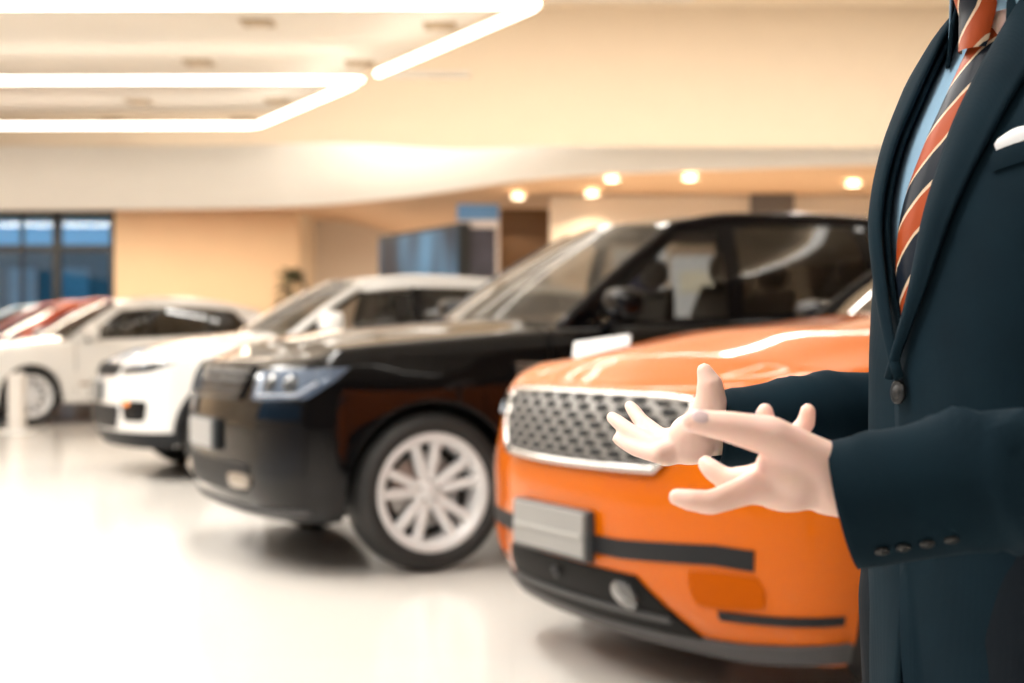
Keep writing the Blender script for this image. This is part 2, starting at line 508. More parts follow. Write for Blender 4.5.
def merge(o,d=1e-5):
    import bmesh
    bm=bmesh.new(); bm.from_mesh(o.data); bmesh.ops.remove_doubles(bm,verts=bm.verts,dist=d)
    bmesh.ops.dissolve_degenerate(bm,edges=bm.edges,dist=1e-6)
    bmesh.ops.recalc_face_normals(bm,faces=bm.faces); bm.to_mesh(o.data); bm.free()
    o.data.polygons.foreach_set('use_smooth',[True]*len(o.data.polygons))
def copy_tree(o,parent=None):
    c=o.copy(); C.objects.link(c); c.parent=parent
    for ch in list(o.children): copy_tree(ch,c)
    return c
def make_wheel(root,kind,rr,rt,m):
    """axis +y is outboard"""
    w=.125
    o=MB().lathe([(rr-.045,.085),(rr-.03,.105),(rr-.012,.118),(rr+.004,.118),(rr+.012,.10),(rr+.008,.06),(rr-.03,.02),(rr-.04,-.1),(rr-.05,-.1),(rr-.05,.0)],56,closed=True).build('wheel',m,root)
    MB().lathe([(rr+.004,.112),(rr+.02,.128),(rr+.05,.135),(rt-.035,.128),(rt-.012,.105),(rt-.002,.07),(rt,.0),(rt-.002,-.07),(rt-.012,-.11),(rt-.035,-.13),(rr+.02,-.125),(rr+.002,-.1)],64,closed=True).build('tyre',M['rubber'],o)
    sp=None
    def spoke(w0,w1,r0,r1,skew=0):
        g=[]
        for t in [i/6 for i in range(7)]:
            r=lerp(r0,r1,t); hw=lerp(w0,w1,t**.8); y=.062+.035*t*t+.01*math.sin(PI*t)
            sx=skew*t
            g.append([(sx-hw,y-.05,r),(sx-hw,y-.006,r),(sx-hw*.6,y,r),(sx,y+.002,r),(sx+hw*.6,y,r),(sx+hw,y-.006,r),(sx+hw,y-.05,r)])
        return MB().grid([[Vector(p) for p in row] for row in g])
    if kind=='twin': angs=[72*i+d for i in range(5) for d in (-13.5,13.5)]; args=(.024,.021,.05,rr-.02)
    else: angs=[36*i for i in range(10)]; args=(.022,.028,.05,rr-.02)
    for an in angs:
        if sp is None: sp=spoke(*args).build('spoke',m,o); c=sp
        else: c=sp.copy(); C.objects.link(c); c.parent=o
        c.rotation_euler=(0,R(an+6),0)
    MB().lathe([(.0,.075),(.03,.074),(.036,.068),(.062,.060),(.078,.05),(.08,.0),(.0,.0)],28).build('hub_cap',m,o)
    MB().lathe([(.0,.006),(.17,.006),(.178,0),(.178,-.02),(.0,-.02)],40).build('brake_disc',M['steel'],o)
    MB().lathe([(.0,-.05),(rr-.04,-.05),(rr-.04,-.06),(0,-.06)],40).build('wheel_backing',M['under'],o)
    for k in range(5):
        an=R(72*k); MB().tube([(math.sin(an)*.05,.05,math.cos(an)*.05),(math.sin(an)*.05,.07,math.cos(an)*.05)],.008,6).build('lug_nut',M['steel'],o)
    return o
M['fogmetal']=mat('dim_fog_metal',(.38,.33,.28),.35,.6,noise=.1)
M['gloss2']=mat('matt_black_mesh',(.005,.005,.005),.6,spec=.1,noise=.2,nscale=200)
# ------------------------------------------------------------------ the cars
def place(root,L,u,y,X,Y,a):
    a=R(a); d=Vector((-math.cos(a),-math.sin(a),0)); l=Vector((math.sin(a),-math.cos(a),0))
    root.location=Vector((X,Y,0))-(L/2-u)*d-y*l
    root.rotation_euler=(0,0,PI+a)
def new_car(name,label,cat,p,group=None):
    r=empty(name); tag(r,label,cat,group); c=Car(p,r); c.body(); c.greenhouse(); return c
def lattice(c,name,corners,rows,cols,rx,rz,off,m,k=.12):
    mb=MB()
    for j in range(rows):
        for i in range(cols):
            a=-1+2*(i+.5+(.5 if j%2 else 0))/(cols+.5); b=-1+2*(j+.5)/rows
            if abs(a)>.97: continue
            q,z=bil(corners,a,b); P0=c.P(q,z,off); f=[]
            for n in range(8):
                an=2*PI*n/8; f.append(c.P(q+rx*math.cos(an),z+rz*math.sin(an),off))
            mb.add([P0]+f,[(0,1+n,1+(n+1)%8) for n in range(8)])
    return mb.build(name,m,c.root,smooth=False)
def outline(corners,k=.25,n=40):
    out=[]
    for i in range(n):
        t=4*i/n; e=int(t); f=t-e
        a,b=[(-1+2*f,-1),(1,-1+2*f),(1-2*f,1),(-1,1-2*f)][e]
        a,b=a*math.sqrt(1-k*b*b),b*math.sqrt(1-k*a*a); out.append(bil(corners,a,b))
    return out

# --- orange, nearest
po=dict(L=4.80,uD=.37,n=2.15,u0=[(.18,.16),(.26,.08),(.36,.02),(.5,0),(.62,0),(.72,.02),(.82,.05),(.92,.09),(1.0,.14)],
  wid=[(.16,.85),(.28,.88),(.45,.905),(.62,.915),(.8,.905),(.95,.885),(1.05,.86),(1.2,.83)],
  top=[(0,.93),(.15,.955),(.45,1.0),(.9,1.045),(1.5,1.10),(2.2,1.11),(3.2,1.14),(4.8,1.18)],rnd=.075,
  ur=[(.2,.2),(.5,.0),(.9,.05),(1.2,.14)],rD=.5,axles=(.80,3.70),RA=.41,rt=.375,zf=.20,zs=.27,zr=.34,uC=1.92,crown=.075,
  doors=(1.42,2.61,3.45),paint=M['orange'],archtrim=None,flare=.02,
  gh=dict(rail=[(2.25,1.55),(2.7,1.615),(3.2,1.62),(4.3,1.53)],yr=[(2.25,.56),(2.6,.60),(3.4,.60),(4.3,.54)],
    cols=[(1.55,2.25),(1.67,2.33),(2.56,2.6),(2.66,2.70),(3.5,3.4),(3.58,3.48),(4.2,3.95),(4.62,4.3)],
    kinds=['p','glass','p','glassdark','p','glassdark','p'],roofmat=M['gloss']))
co=new_car('orange_suv','bright orange luxury SUV nearest the camera, pale mesh grille and silver plate blank','car',po)
gc=[(-.46,.695),(.46,.695),(.585,.90),(-.585,.90)]
co.quad('grille_backing',gc,.010,M['plastic'],.03,k=.12,n=20)
co.quad('grille_mesh',gc,.016,M['grillemetal'],.01,k=.12,n=24)
lattice(co,'grille_openings',gc,8,10,.036,.0112,.019,M['under'])
ol=outline(gc,.12,72)
co.loop('grille_surround',[(q,z) for q,z in ol if z<.897],.013,.018,M['chrome'],closed=False)
for sg in (1,-1):
    hl=[(sg*.64,.80),(sg*1.10,.855),(sg*1.16,.905),(sg*.68,.885)]
    o=co.quad('headlight',hl,.006,M['lensdark'],.03,k=.1,n=16)
    co.loop('running_light',[(sg*.68,.82),(sg*.9,.845),(sg*1.08,.872)],.006,.014,M['drl'],o,closed=False)
co.strip('bumper_strip',[(-.80,.465),(-.3,.465),(.3,.465),(.66,.488),(.78,.482)],.055,.006,M['plastic'])
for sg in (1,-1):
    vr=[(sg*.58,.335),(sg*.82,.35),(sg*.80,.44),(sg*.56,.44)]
    co.quad('vent_recess',vr,.004,mat('recess_shade_orange',(.45,.085,.0002),.4,spec=.05,noise=.02),.02,k=.2,n=10)  # shade of the recess put into a deeper orange patch
    co.strip('corner_strip',[(sg*.66,.318),(sg*.86,.322),(sg*1.03,.328)],.024,.006,M['plastic'])
li=[(-.60,.205),(.60,.205),(.36,.395),(-.44,.395)]
o=co.quad('lower_intake',li,.010,M['gloss2'],.04,k=.03,n=26)
co.strip('intake_bar',[(-.50,.285),(0,.285),(.47,.285)],.014,.022,M['greyplastic'],parent=o)
co.loop('parking_sensor',[(-.07+.013*math.cos(k),.355+.013*math.sin(k)) for k in [i*.7854 for i in range(8)]],.006,.02,M['greyplastic'],o)
for sg in (1,):
    c0=(sg*.30,.335)
    co.patch('fog_light',[[(c0[0]+a*.055,c0[1]+b*.042) for a,b in row] for row in squircle(8,8,.5)],.02,M['fog'],.03,parent=o,dome=.008)
co.strip('lower_skirt',[(-1.06,.235),(-.7,.215),(0,.20),(.7,.215),(.95,.235),(1.06,.24)],.05,.014,M['greyplastic'],.05)
pb=MB(); gr=[]
ctr=co.P(-.06,.49,.045); nx=Vector((1,0,0))
pf=bbox('plate_holder',(0,0,0),(.03,.47,.155),M['plateframe'],co.root,.008,loc=co.V(-.012,-.06,.485))
bbox('licence_plate',(0.02,0.006,0.004),(.012,.44,.135),M['plate'],pf,.004)
bbox('plate_crease',(0.028,0.006,0.0),(.006,.42,.012),mat('plate_ridge',(.38,.38,.375),.3,.3),pf,.002)
co.mirrors(1.82,M['gloss'],.07,.85)
co.wheels('ten',.275)
for sg in (1,-1):
    co.strip('sill_trim',[(sg*co.qu(1.34),.31),(sg*co.qu(3.26),.31)],.07,.006,M['greyplastic'])
    co.strip('tail_light',[(sg*(co.qR+.2),.98),(sg*(co.qR+.9),.98)],.07,.004,mat('tail_lens',(.4,.01,.01),.1,coat=1))
place(co.root,po['L'],0.,0.,.165,4.40,28)

# --- black
pk=dict(L=4.86,uD=.45,n=2.35,u0=[(.18,.19),(.3,.10),(.45,.06),(.7,.06),(.85,.09),(.95,.14),(1.02,.22)],
  wid=[(.2,.92),(.35,.96),(.55,.98),(.85,.975),(1.0,.955),(1.1,.93),(1.2,.89)],
  top=[(0,.985),(.2,1.0),(.5,1.05),(.9,1.085),(1.6,1.14),(2.2,1.165),(3.5,1.215),(4.86,1.25)],rnd=.075,
  ur=[(.2,.2),(.5,.0),(.9,.03),(1.2,.10)],rD=.42,axles=(.88,3.84),RA=.42,rt=.372,zf=.25,zs=.28,zr=.36,uC=1.98,crown=.05,
  doors=(1.50,2.67,3.55),paint=M['black'],
  gh=dict(rail=[(2.40,1.68),(2.75,1.735),(3.3,1.75),(4.0,1.735),(4.45,1.69)],yr=[(2.40,.60),(2.7,.64),(3.3,.65),(4.0,.635),(4.45,.60)],
    cols=[(1.60,2.40),(1.74,2.50),(2.62,2.65),(2.72,2.75),(3.62,3.52),(3.72,3.62),(4.42,4.2),(4.74,4.45)],
    kinds=['p','glass','p','glassmid','p','glassdark','p'],roofmat=M['black']))
ck=new_car('black_suv','glossy black luxury SUV with silver ten-spoke wheels, parked beside the orange one','car',pk)
gk=[(-.50,.80),(.50,.80),(.54,.955),(-.54,.955)]
o=ck.quad('grille',gk,.008,M['gloss'],.03,k=.08,n=20)
for z in (.835,.875,.915): ck.strip('grille_bar',[(-.48,z),(0,z),(.48,z)],.014,.018,M['greyplastic'],parent=o)
ck.loop('grille_surround',outline(gk,.08,48),.009,.012,M['gloss'],o)
for sg in (1,-1):
    hl=[(sg*.60,.795),(sg*.98,.81),(sg*1.20,.955),(sg*.62,.93)]
    o=ck.quad('headlight',hl,.006,M['lens'],.03,k=.06,n=18,mm=8)
    ck.loop('running_light',[(sg*.66,.915),(sg*.66,.82),(sg*.92,.825),(sg*1.02,.88)],.008,.012,M['drl'],o,closed=False)
    for qq in (.74,.88): ck.patch('headlight_projector',[[(sg*qq+a*.045,.875+b*.04) for a,b in row] for row in squircle(8,8,.5)],.010,M['lensdark'],.01,parent=o,dome=.01)
    ck.quad('bumper_vent',[(sg*.70,.46),(sg*.98,.46),(sg*.98,.70),(sg*.66,.70)],.006,M['gloss'],.02,k=.1)
    ck.patch('fog_light',[[(sg*.50+a*.11,.42+b*.035) for a,b in row] for row in squircle(10,6,.3)],.014,M['fogmetal'],.02,dome=.01)
    qv=sg*ck.qu(1.42)
    f=ck.quad('side_vent',[(qv-.13,.90),(qv+.13,.90),(qv+.13,.975),(qv-.13,.975)],.006,M['gloss'],.02,k=.05)
    for k in range(3): ck.strip('vent_blade',[(qv-.115,.914+.024*k),(qv+.115,.914+.024*k)],.011,.014,M['chrome'],parent=f)
ck.quad('lower_intake',[(-.56,.36),(.56,.36),(.60,.50),(-.60,.50)],.008,M['plastic'],.03,k=.05,n=20)
ck.strip('bumper_line',[(-1.0,.30),(-.5,.285),(.5,.285),(1.0,.30)],.022,.010,M['greyplastic'])
pf=bbox('plate_holder',(0,0,0),(.03,.47,.155),M['plateframe'],ck.root,.008,loc=ck.V(.048,0,.62))
bbox('licence_plate',(.02,0,0),(.012,.44,.135),mat('plate_pale',(.36,.36,.36),.4,noise=.05),pf,.004)
ck.mirrors(1.84,M['gloss'],.10,.95)
ck.wheels('twin',.272)
for sg in (1,-1):
    ck.strip('belt_trim',[(sg*ck.qu(1.6),ck.ft(1.6)-.016),(sg*ck.qu(2.8),ck.ft(2.8)-.016),(sg*ck.qu(4.3),ck.ft(4.3)-.016)],.018,.006,M['gloss'])
    ck.strip('tail_light',[(sg*(ck.qR+.2),.98),(sg*(ck.qR+.9),.98)],.09,.004,mat('tail_lens',(.4,.01,.01),.1,coat=1))
place(ck.root,pk['L'],.88,.95,-.376,6.60,25.5)

# --- white, third of the row
pw=dict(L=4.38,uD=.43,n=2.2,u0=[(.2,.15),(.3,.06),(.45,.0),(.65,0),(.8,.04),(.9,.08),(1.0,.16)],
  wid=[(.2,.89),(.35,.925),(.55,.945),(.85,.94),(1.0,.92),(1.1,.90),(1.25,.86)],
  top=[(0,.93),(.2,.96),(.5,1.0),(.9,1.045),(1.4,1.10),(2.2,1.14),(3.3,1.20),(4.38,1.24)],rnd=.07,
  ur=[(.2,.2),(.5,.0),(.9,.05),(1.2,.14)],rD=.42,axles=(.87,3.53),RA=.40,rt=.362,zf=.26,zs=.28,zr=.36,uC=1.65,crown=.06,
  doors=(1.38,2.45,3.25),paint=M['white'],archtrim=M['plastic'],
  gh=dict(rail=[(2.05,1.55),(2.5,1.60),(3.2,1.58),(4.1,1.51)],yr=[(2.05,.56),(2.5,.60),(3.3,.60),(4.1,.56)],
    cols=[(1.32,2.05),(1.48,2.14),(2.40,2.45),(2.50,2.55),(3.3,3.2),(3.38,3.3),(3.95,3.8),(4.25,4.1)],
    kinds=['p','glass','p','glassdark','p','glassdark','p'],roofmat=M['white'],railpaint=M['white'],railtop=True,t1=.84,pillar=M['white']))
cw=new_car('white_suv','white compact SUV with black bumper vents and dark skirt, behind the black SUV','car',pw)
o=cw.quad('grille',[(-.46,.80),(.46,.80),(.52,.90),(-.52,.90)],.008,M['plastic'],.03,k=.1,n=18)
lattice(cw,'grille_openings',[(-.46,.80),(.46,.80),(.52,.90),(-.52,.90)],5,16,.02,.008,.012,M['under'])
for sg in (1,-1):
    o=cw.quad('headlight',[(sg*.54,.81),(sg*.92,.835),(sg*1.16,.92),(sg*.58,.885)],.006,M['lensdark'],.03,k=.06,n=16)
    cw.loop('running_light',[(sg*.60,.872),(sg*.85,.885),(sg*1.08,.905)],.007,.012,M['drl'],o,closed=False)
    v=cw.quad('bumper_vent',[(sg*.66,.46),(sg*.90,.46),(sg*.92,.62),(sg*.62,.62)],.006,M['gloss'],.03,k=.12)
    cw.patch('vent_glint',[[(sg*.70+a*.035,.60+b*.022) for a,b in row] for row in squircle(6,6,.5)],.012,M['glint'],.01,parent=v)  # orange dot of reflection, put in as a small glowing patch
cw.quad('lower_intake',[(-.55,.40),(.55,.40),(.60,.58),(-.60,.58)],.008,M['plastic'],.03,k=.08,n=18)
cw.patch('lower_skirt',[[(-1.13+2.26*i/40,z) for i in range(41)] for z in (.262,.32,.375)],.010,M['plastic'],.04)
pf=bbox('plate_holder',(0,0,0),(.03,.47,.155),M['plateframe'],cw.root,.008,loc=cw.V(-.012,0,.68))
bbox('licence_plate',(.02,0,0),(.012,.44,.135),M['plate'],pf,.004)
cw.mirrors(1.62,M['white'],.10,1.15)
cw.wheels('ten',.25)
place(cw.root,pw['L'],.87,.93,-2.15,10.95,25)

# --- far white coupe-like SUV and its neighbours
pc=dict(L=4.70,uD=.44,n=2.2,u0=[(.2,.15),(.3,.06),(.45,.0),(.65,0),(.8,.04),(.9,.08),(1.0,.16)],
  wid=[(.2,.89),(.35,.925),(.55,.945),(.85,.94),(1.0,.92),(1.1,.90),(1.25,.86)],
  top=[(0,.90),(.2,.94),(.5,.99),(.9,1.04),(1.5,1.09),(2.2,1.11),(3.3,1.16),(4.0,1.20),(4.7,1.16)],rnd=.07,
  ur=[(.2,.2),(.5,.0),(.9,.05),(1.2,.12)],rD=.45,axles=(.87,3.72),RA=.41,rt=.37,zf=.25,zs=.27,zr=.34,uC=1.75,crown=.06,
  doors=(1.44,2.55,3.4),paint=M['white'],
  gh=dict(rail=[(2.2,1.575),(2.7,1.645),(3.3,1.63),(4.25,1.49)],yr=[(2.2,.55),(2.7,.59),(3.4,.58),(4.25,.50)],railpaint=M['white'],pillar=M['white'],t1=.80,
    cols=[(1.38,2.2),(1.56,2.30),(2.52,2.55),(2.58,2.62),(3.4,3.3),(3.44,3.36),(4.05,3.75),(4.6,4.25)],
    kinds=['p','glass','p','glassdark','p','glassdark','p'],roofmat=M['white']))
def far_car(name,label,paint,X,Y,a,u=.87,y=.93,pr=.032):
    p=dict(pc); p['paint']=paint; p['gh']=dict(pc['gh']); p['gh'].update(roofmat=paint,railpaint=paint,pillar=paint,pr=pr)
    c=new_car(name,label,'car',p)
    c.quad('grille',[(-.42,.58),(.42,.58),(.50,.82),(-.50,.82)],.008,M['plastic'],.03,k=.15,n=14)
    for sg in (1,-1):
        c.quad('headlight',[(sg*.60,.77),(sg*.92,.79),(sg*1.14,.87),(sg*.62,.84)],.006,M['lens'],.03,k=.06,n=14)
        c.strip('sill_trim',[(sg*c.qu(1.5),.52),(sg*c.qu(3.3),.54)],.035,.008,mat('bronze_trim',(.32,.22,.14),.35,.5))
    c.quad('lower_intake',[(-.6,.32),(.6,.32),(.62,.48),(-.62,.48)],.008,M['plastic'],.03,k=.08,n=14)
    c.mirrors(1.62,paint,.09,1.05); c.wheels('ten',.265)
    place(c.root,p['L'],u,y,X,Y,a)
    return c
far_car('white_suv','white coupe-roofed SUV at the far left, seen side-on behind the white post',M['white'],-6.12,18.1,36)
far_car('copper_car','copper-red car showing only its nose and windscreen behind the far white SUV',M['red'],-7.50,20.12,36,pr=.075)
far_car('pale_blue_car','pale icy-blue car at the left edge, behind the copper-red car',M['ice'],-8.66,22.05,36,pr=.065)
# ------------------------------------------------------------------ the man in the suit
TB=R(17); TX,TY=.492,1.3865
man=empty('person',(TX,TY,0),PI+TB)
tag(man,'person in a navy suit with striped tie and pocket square, both hands held out open','person')
Rz=Matrix.Rotation(-(PI+TB),3,'Z')
def at(px,py,Y):
    """a point seen at that place of the photo, Y metres away, in the man's own frame"""
    return Rz@(Vector(((px-512)/1422*Y,Y,1.07-(py-341.5)/1422*Y))-Vector((TX,TY,0)))
def fabric(name,c,c2,sc=900,bump=.12,rough=.85):
    m=bpy.data.materials.new(name); m.use_nodes=True; nt=m.node_tree; b=nt.nodes['Principled BSDF']
    tc=nt.nodes.new('ShaderNodeTexCoord'); wv=nt.nodes.new('ShaderNodeTexWave'); wv.inputs['Scale'].default_value=sc/6; wv.inputs['Distortion'].default_value=1.5
    nz=nt.nodes.new('ShaderNodeTexNoise'); nz.inputs['Scale'].default_value=14; nz.inputs['Detail'].default_value=3
    mx=nt.nodes.new('ShaderNodeMix'); mx.data_type='RGBA'; mx.inputs[6].default_value=(*c,1); mx.inputs[7].default_value=(*c2,1)
    nt.links.new(tc.outputs['Object'],wv.inputs['Vector']); nt.links.new(tc.outputs['Object'],nz.inputs['Vector'])
    nt.links.new(nz.outputs['Fac'],mx.inputs[0]); nt.links.new(mx.outputs[2],b.inputs['Base Color'])
    bp=nt.nodes.new('ShaderNodeBump'); bp.inputs['Strength'].default_value=bump; bp.inputs['Distance'].default_value=.002
    ad=nt.nodes.new('ShaderNodeMath'); ad.operation='MULTIPLY_ADD'; ad.inputs[1].default_value=.25
    nt.links.new(wv.outputs['Fac'],ad.inputs[0]); nt.links.new(nz.outputs['Fac'],ad.inputs[2])
    nt.links.new(ad.outputs[0],bp.inputs['Height']); nt.links.new(bp.outputs['Normal'],b.inputs['Normal'])
    b.inputs['Roughness'].default_value=rough; b.inputs['Specular IOR Level'].default_value=.10
    b.inputs['Sheen Weight'].default_value=0.; b.inputs['Sheen Roughness'].default_value=.4; b.inputs['Sheen Tint'].default_value=(.45,.7,.9,1)
    return m
m_suit=fabric('navy_wool',(.0026,.0095,.0160),(.0052,.0190,.0300))
m_shirt=fabric('pale_blue_cotton',(.20,.34,.48),(.26,.41,.55),1400,.05,.7)
m_white=fabric('white_linen',(.78,.80,.84),(.85,.86,.88),1400,.05,.7)
m_skin=mat('skin',(.93,.66,.575),.5,noise=.06,nscale=22,bump=.03,sss=.25,spec=.35)
m_nail=mat('fingernail',(.80,.62,.64),.2,noise=.02,spec=.5)
m_btn=mat('dark_button',(.004,.005,.006),.5,noise=.1)
m_hair=mat('dark_hair',(.018,.012,.009),.5,noise=.3,nscale=80,bump=.4)
# body: capsules and ellipsoids fused into one continuous skin
bd=MB()
def limb(pts,rs):
    for (a,b),(ra,rb) in zip(zip(pts,pts[1:]),zip(rs,rs[1:])):
        a=Vector(a);b=Vector(b); n=8
        bd.tube([a.lerp(b,i/n) for i in range(n+1)],[lerp(ra,rb,i/n) for i in range(n+1)],14)
    for p,r in zip(pts,rs): bd.ball(p,(r,r,r),14,10)
# right hand (far): palm open toward the viewer, thumb up
def finger(pp,rr): limb([at(*p) for p in pp],rr)
finger([(662,438,1.505),(641,421,1.535),(634,411,1.55),(630,406,1.56)],[.0098,.0086,.0078,.0066])
finger([(655,446,1.49),(628,430,1.52),(618,422,1.535),(612,417.5,1.545)],[.0100,.0088,.0080,.0068])
finger([(657,455,1.477),(635,449,1.50),(624,443,1.515),(617.5,439,1.525)],[.0092,.0080,.0072,.0062])
finger([(665,458,1.485),(650,453,1.51),(642,448,1.525),(637,445,1.53)],[.0085,.0074,.0068,.0058])
finger([(704,428,1.495),(711,402,1.485),(710,385,1.48),(704.5,371,1.48)],[.021,.0172,.0138,.0088])
for p,r in (((662,440,1.505),.0115),((656,447,1.492),.0120),((659,453,1.48),.0115),((666,457,1.484),.0105)):
    limb([at(720,434,1.515),at(*p)],[.021,r])
bd.ball(at(692,436,1.487),(.026,.021,.024)); bd.ball(at(690,450,1.490),(.027,.019,.016))
limb([at(712,434,1.515),at(760,424,1.55)],[.024,.029])
# left hand (near): palm up and turned away, thumb on top, fingers curling behind
finger([(750,489,1.140),(710,503,1.130),(690,500,1.130),(677,497,1.133)],[.0125,.0100,.0090,.0074])
finger([(757,478,1.160),(727,480,1.170),(712,470,1.175),(706,464,1.180)],[.0118,.0098,.0088,.0074])
finger([(776,462,1.180),(774,446,1.205),(768,428,1.212),(765,411,1.212)],[.0110,.0094,.0085,.0074])
finger([(792,452,1.195),(790,438,1.220),(806,424,1.222),(808,411,1.220)],[.0105,.0090,.0080,.0072])
finger([(818,466,1.148),(770,436,1.130),(725,426,1.125),(694,421,1.125)],[.023,.0165,.0124,.0098])
for p,r in (((752,488,1.140),.0135),((759,478,1.160),.0130),((778,463,1.180),.0120),((794,455,1.195),.0115)):
    limb([at(842,484,1.165),at(*p)],[.024,r])
bd.ball(at(792,470,1.148),(.032,.024,.027)); bd.ball(at(790,490,1.152),(.034,.020,.018)); bd.ball(at(777,462,1.145),(.016,.010,.014))
limb([at(830,480,1.160),at(905,490,1.170)],[.029,.033])
# forearms, arms, trunk, legs
R_EL=Rz@(Vector((.468,1.60,.995))-Vector((TX,TY,0))); R_SH=Vector((-.055,-.15,1.28)); R_CU=at(707,433,1.518)
L_EL=Rz@(Vector((.478,1.065,.978))-Vector((TX,TY,0))); L_SH=Vector((-.02,.165,1.30)); L_CU=at(845,505,1.150)
R_AR=[Vector((-.055,-.085,1.285)),Vector((-.062,-.165,1.255)),Vector((-.062,-.165,1.255)).lerp(R_EL,.55)+Vector((-.015,-.01,0)),R_EL]
L_AR=[Vector((-.03,.085,1.285)),Vector((-.025,.175,1.25)),Vector((-.025,.175,1.25)).lerp(L_EL,.55)+Vector((-.015,.015,0)),L_EL]
limb([at(760,424,1.55)]+R_AR[::-1],[.029,.027,.030,.032,.030]); limb([at(905,497,1.135)]+L_AR[::-1],[.029,.027,.030,.032,.030])
for z,rx,ry,cx in ((.93,.085,.14,.0),(1.02,.085,.135,.0),(1.12,.085,.145,-.005),(1.22,.080,.145,-.02),(1.29,.055,.125,-.03)):
    bd.ball((cx,0,z),(rx,ry,.085),20,12)
limb([(-.03,0,1.30),(-.015,0,1.40),(0,0,1.46)],[.065,.055,.055])
for sg in (1,-1): limb([(0,sg*.085,.90),(.01,sg*.09,.48),(-.015,sg*.09,.09)],[.085,.052,.036])
# head
hc=Vector((.015,0,1.555))
bd.ball(hc,(.095,.074,.105),28,20); bd.ball(hc+Vector((.035,0,-.055)),(.062,.056,.062),24,16)
limb([hc+Vector((.092,0,.012)),hc+Vector((.112,0,-.022))],[.009,.013])
bd.ball(hc+Vector((.085,.0,-.058)),(.018,.026,.008)); bd.ball(hc+Vector((.082,0,-.095)),(.018,.022,.016))
bd.ball(hc+Vector((.07,0,.024)),(.026,.055,.012))
for sg in (1,-1):
    bd.ball(hc+Vector((-.005,sg*.076,-.012)),(.019,.010,.031)); 
def fuse(mb,name,m,parent,vox,it=6,fac=.5):
    o=obj(name,mb.v,mb.f,m,None)
    r=o.modifiers.new('r','REMESH'); r.mode='VOXEL'; r.voxel_size=vox; r.use_smooth_shade=True
    s_=o.modifiers.new('s','SMOOTH'); s_.iterations=it; s_.factor=fac
    dg=bpy.context.evaluated_depsgraph_get(); me=bpy.data.meshes.new_from_object(o.evaluated_get(dg))
    o.modifiers.clear(); o.data=me; me.name=name
    me.polygons.foreach_set('use_smooth',[True]*len(me.polygons)); o.parent=parent
    return o
body=fuse(bd,'body',m_skin,man,.0026,7)
for sg in (1,-1):
    e=MB().ball(hc+Vector((.083,sg*.030,.002)),(.012,.013,.009)).build('eye',mat('eye_white',(.8,.78,.75),.2,noise=.02),man)
    MB().ball(hc+Vector((.0935,sg*.030,.002)),(.003,.006,.006)).build('iris',mat('iris_brown',(.05,.025,.012),.15,noise=.1),e)
hb=MB(); g=[]
for j in range(15):
    row=[]
    for i in range(33):
        ph=2*PI*i/32; th=(j/14)*R(lerp(122,58,(.5+.5*math.cos(ph))**1.3))
        row.append(hc+Vector((-.006+.101*math.sin(th)*math.cos(ph),.080*math.sin(th)*math.sin(ph),.006+.108*math.cos(th))))
    g.append(row)
o=hb.grid(g).build('hair',m_hair,man); so=o.modifiers.new('s','SOLIDIFY'); so.thickness=.012
# fingernails
def nail(p,q,r,n):
    a=at(*p);b=at(*q);d=(a-b).normalized();n=(Rz@Vector(n)).normalized();n=(n-d*n.dot(d)).normalized();s=d.cross(n)
    c=a-d*.001+n*(r*.90)
    MB().ball((0,0,0),(.0075,.0058,.0016),14,8,1.,Matrix((d,s,n)).transposed()).build('fingernail',m_nail,man,loc=c)
nail((697,421,1.125),(725,426,1.125),.0104,(.1,-.9,.45))
nail((765,413,1.21),(757,428,1.21),.0074,(0,1,.3)); nail((704,374,1.48),(709,384,1.48),.0080,(.9,.4,.2))
# --- jacket
fA=curve([(.66,.185),(.72,.182),(.9,.165),(1.02,.152),(1.1,.158),(1.2,.170),(1.28,.175),(1.33,.165),(1.37,.13),(1.40,.085)])
fF=curve([(.66,.112),(.72,.115),(.85,.120),(1.02,.125),(1.166,.112),(1.26,.088),(1.32,.064),(1.36,.046),(1.40,.030)])
fB=curve([(.66,-.115),(.9,-.105),(1.02,-.097),(1.2,-.118),(1.3,-.115),(1.36,-.095),(1.40,-.075)])
fL=curve([(.66,.008),(.8,-.008),(.95,-.016),(1.02,-.018),(1.05,-.008),(1.12,.010),(1.2,.020),(1.28,.029),(1.34,.042),(1.40,.06)])
fRt=curve([(.66,-.030),(.8,-.012),(.95,.004),(1.02,.006),(1.06,-.008),(1.12,-.030),(1.2,-.052),(1.28,-.064),(1.34,-.066),(1.40,-.066)])
def flare(z,y):
    e=fRt(z)
    if z>.66 and y<0: 
        f=math.exp(-((y-e)/.045)**2)
        return f*(.010*math.exp(-((z-1.22)/.09)**2)+.010*math.exp(-((z-.72)/.12)**2))
    return 0.
def ring(z,y=None,th=None,off=0.):
    A=fA(z)+off; f=fF(z)+off; b=fB(z)-off; cx=(f+b)/2; h=(f-b)/2
    if th is None: th=math.asin(max(-1,min(1,y/A)))
    yy=A*math.copysign(abs(math.sin(th))**.92,math.sin(th)); c=math.cos(th); x=cx+h*math.copysign(abs(c)**.85,c)
    if c>0: x+=flare(z,yy)
    return Vector((x,yy,z))
def ysurf(z,y,off=0.):
    A=fA(z)+off; s=math.copysign(min(1,abs(y/A))**(1/.92),y)
    return ring(z,th=math.asin(s),off=off)
zs=[.66+.74*i/60 for i in range(61)]
rows=[]
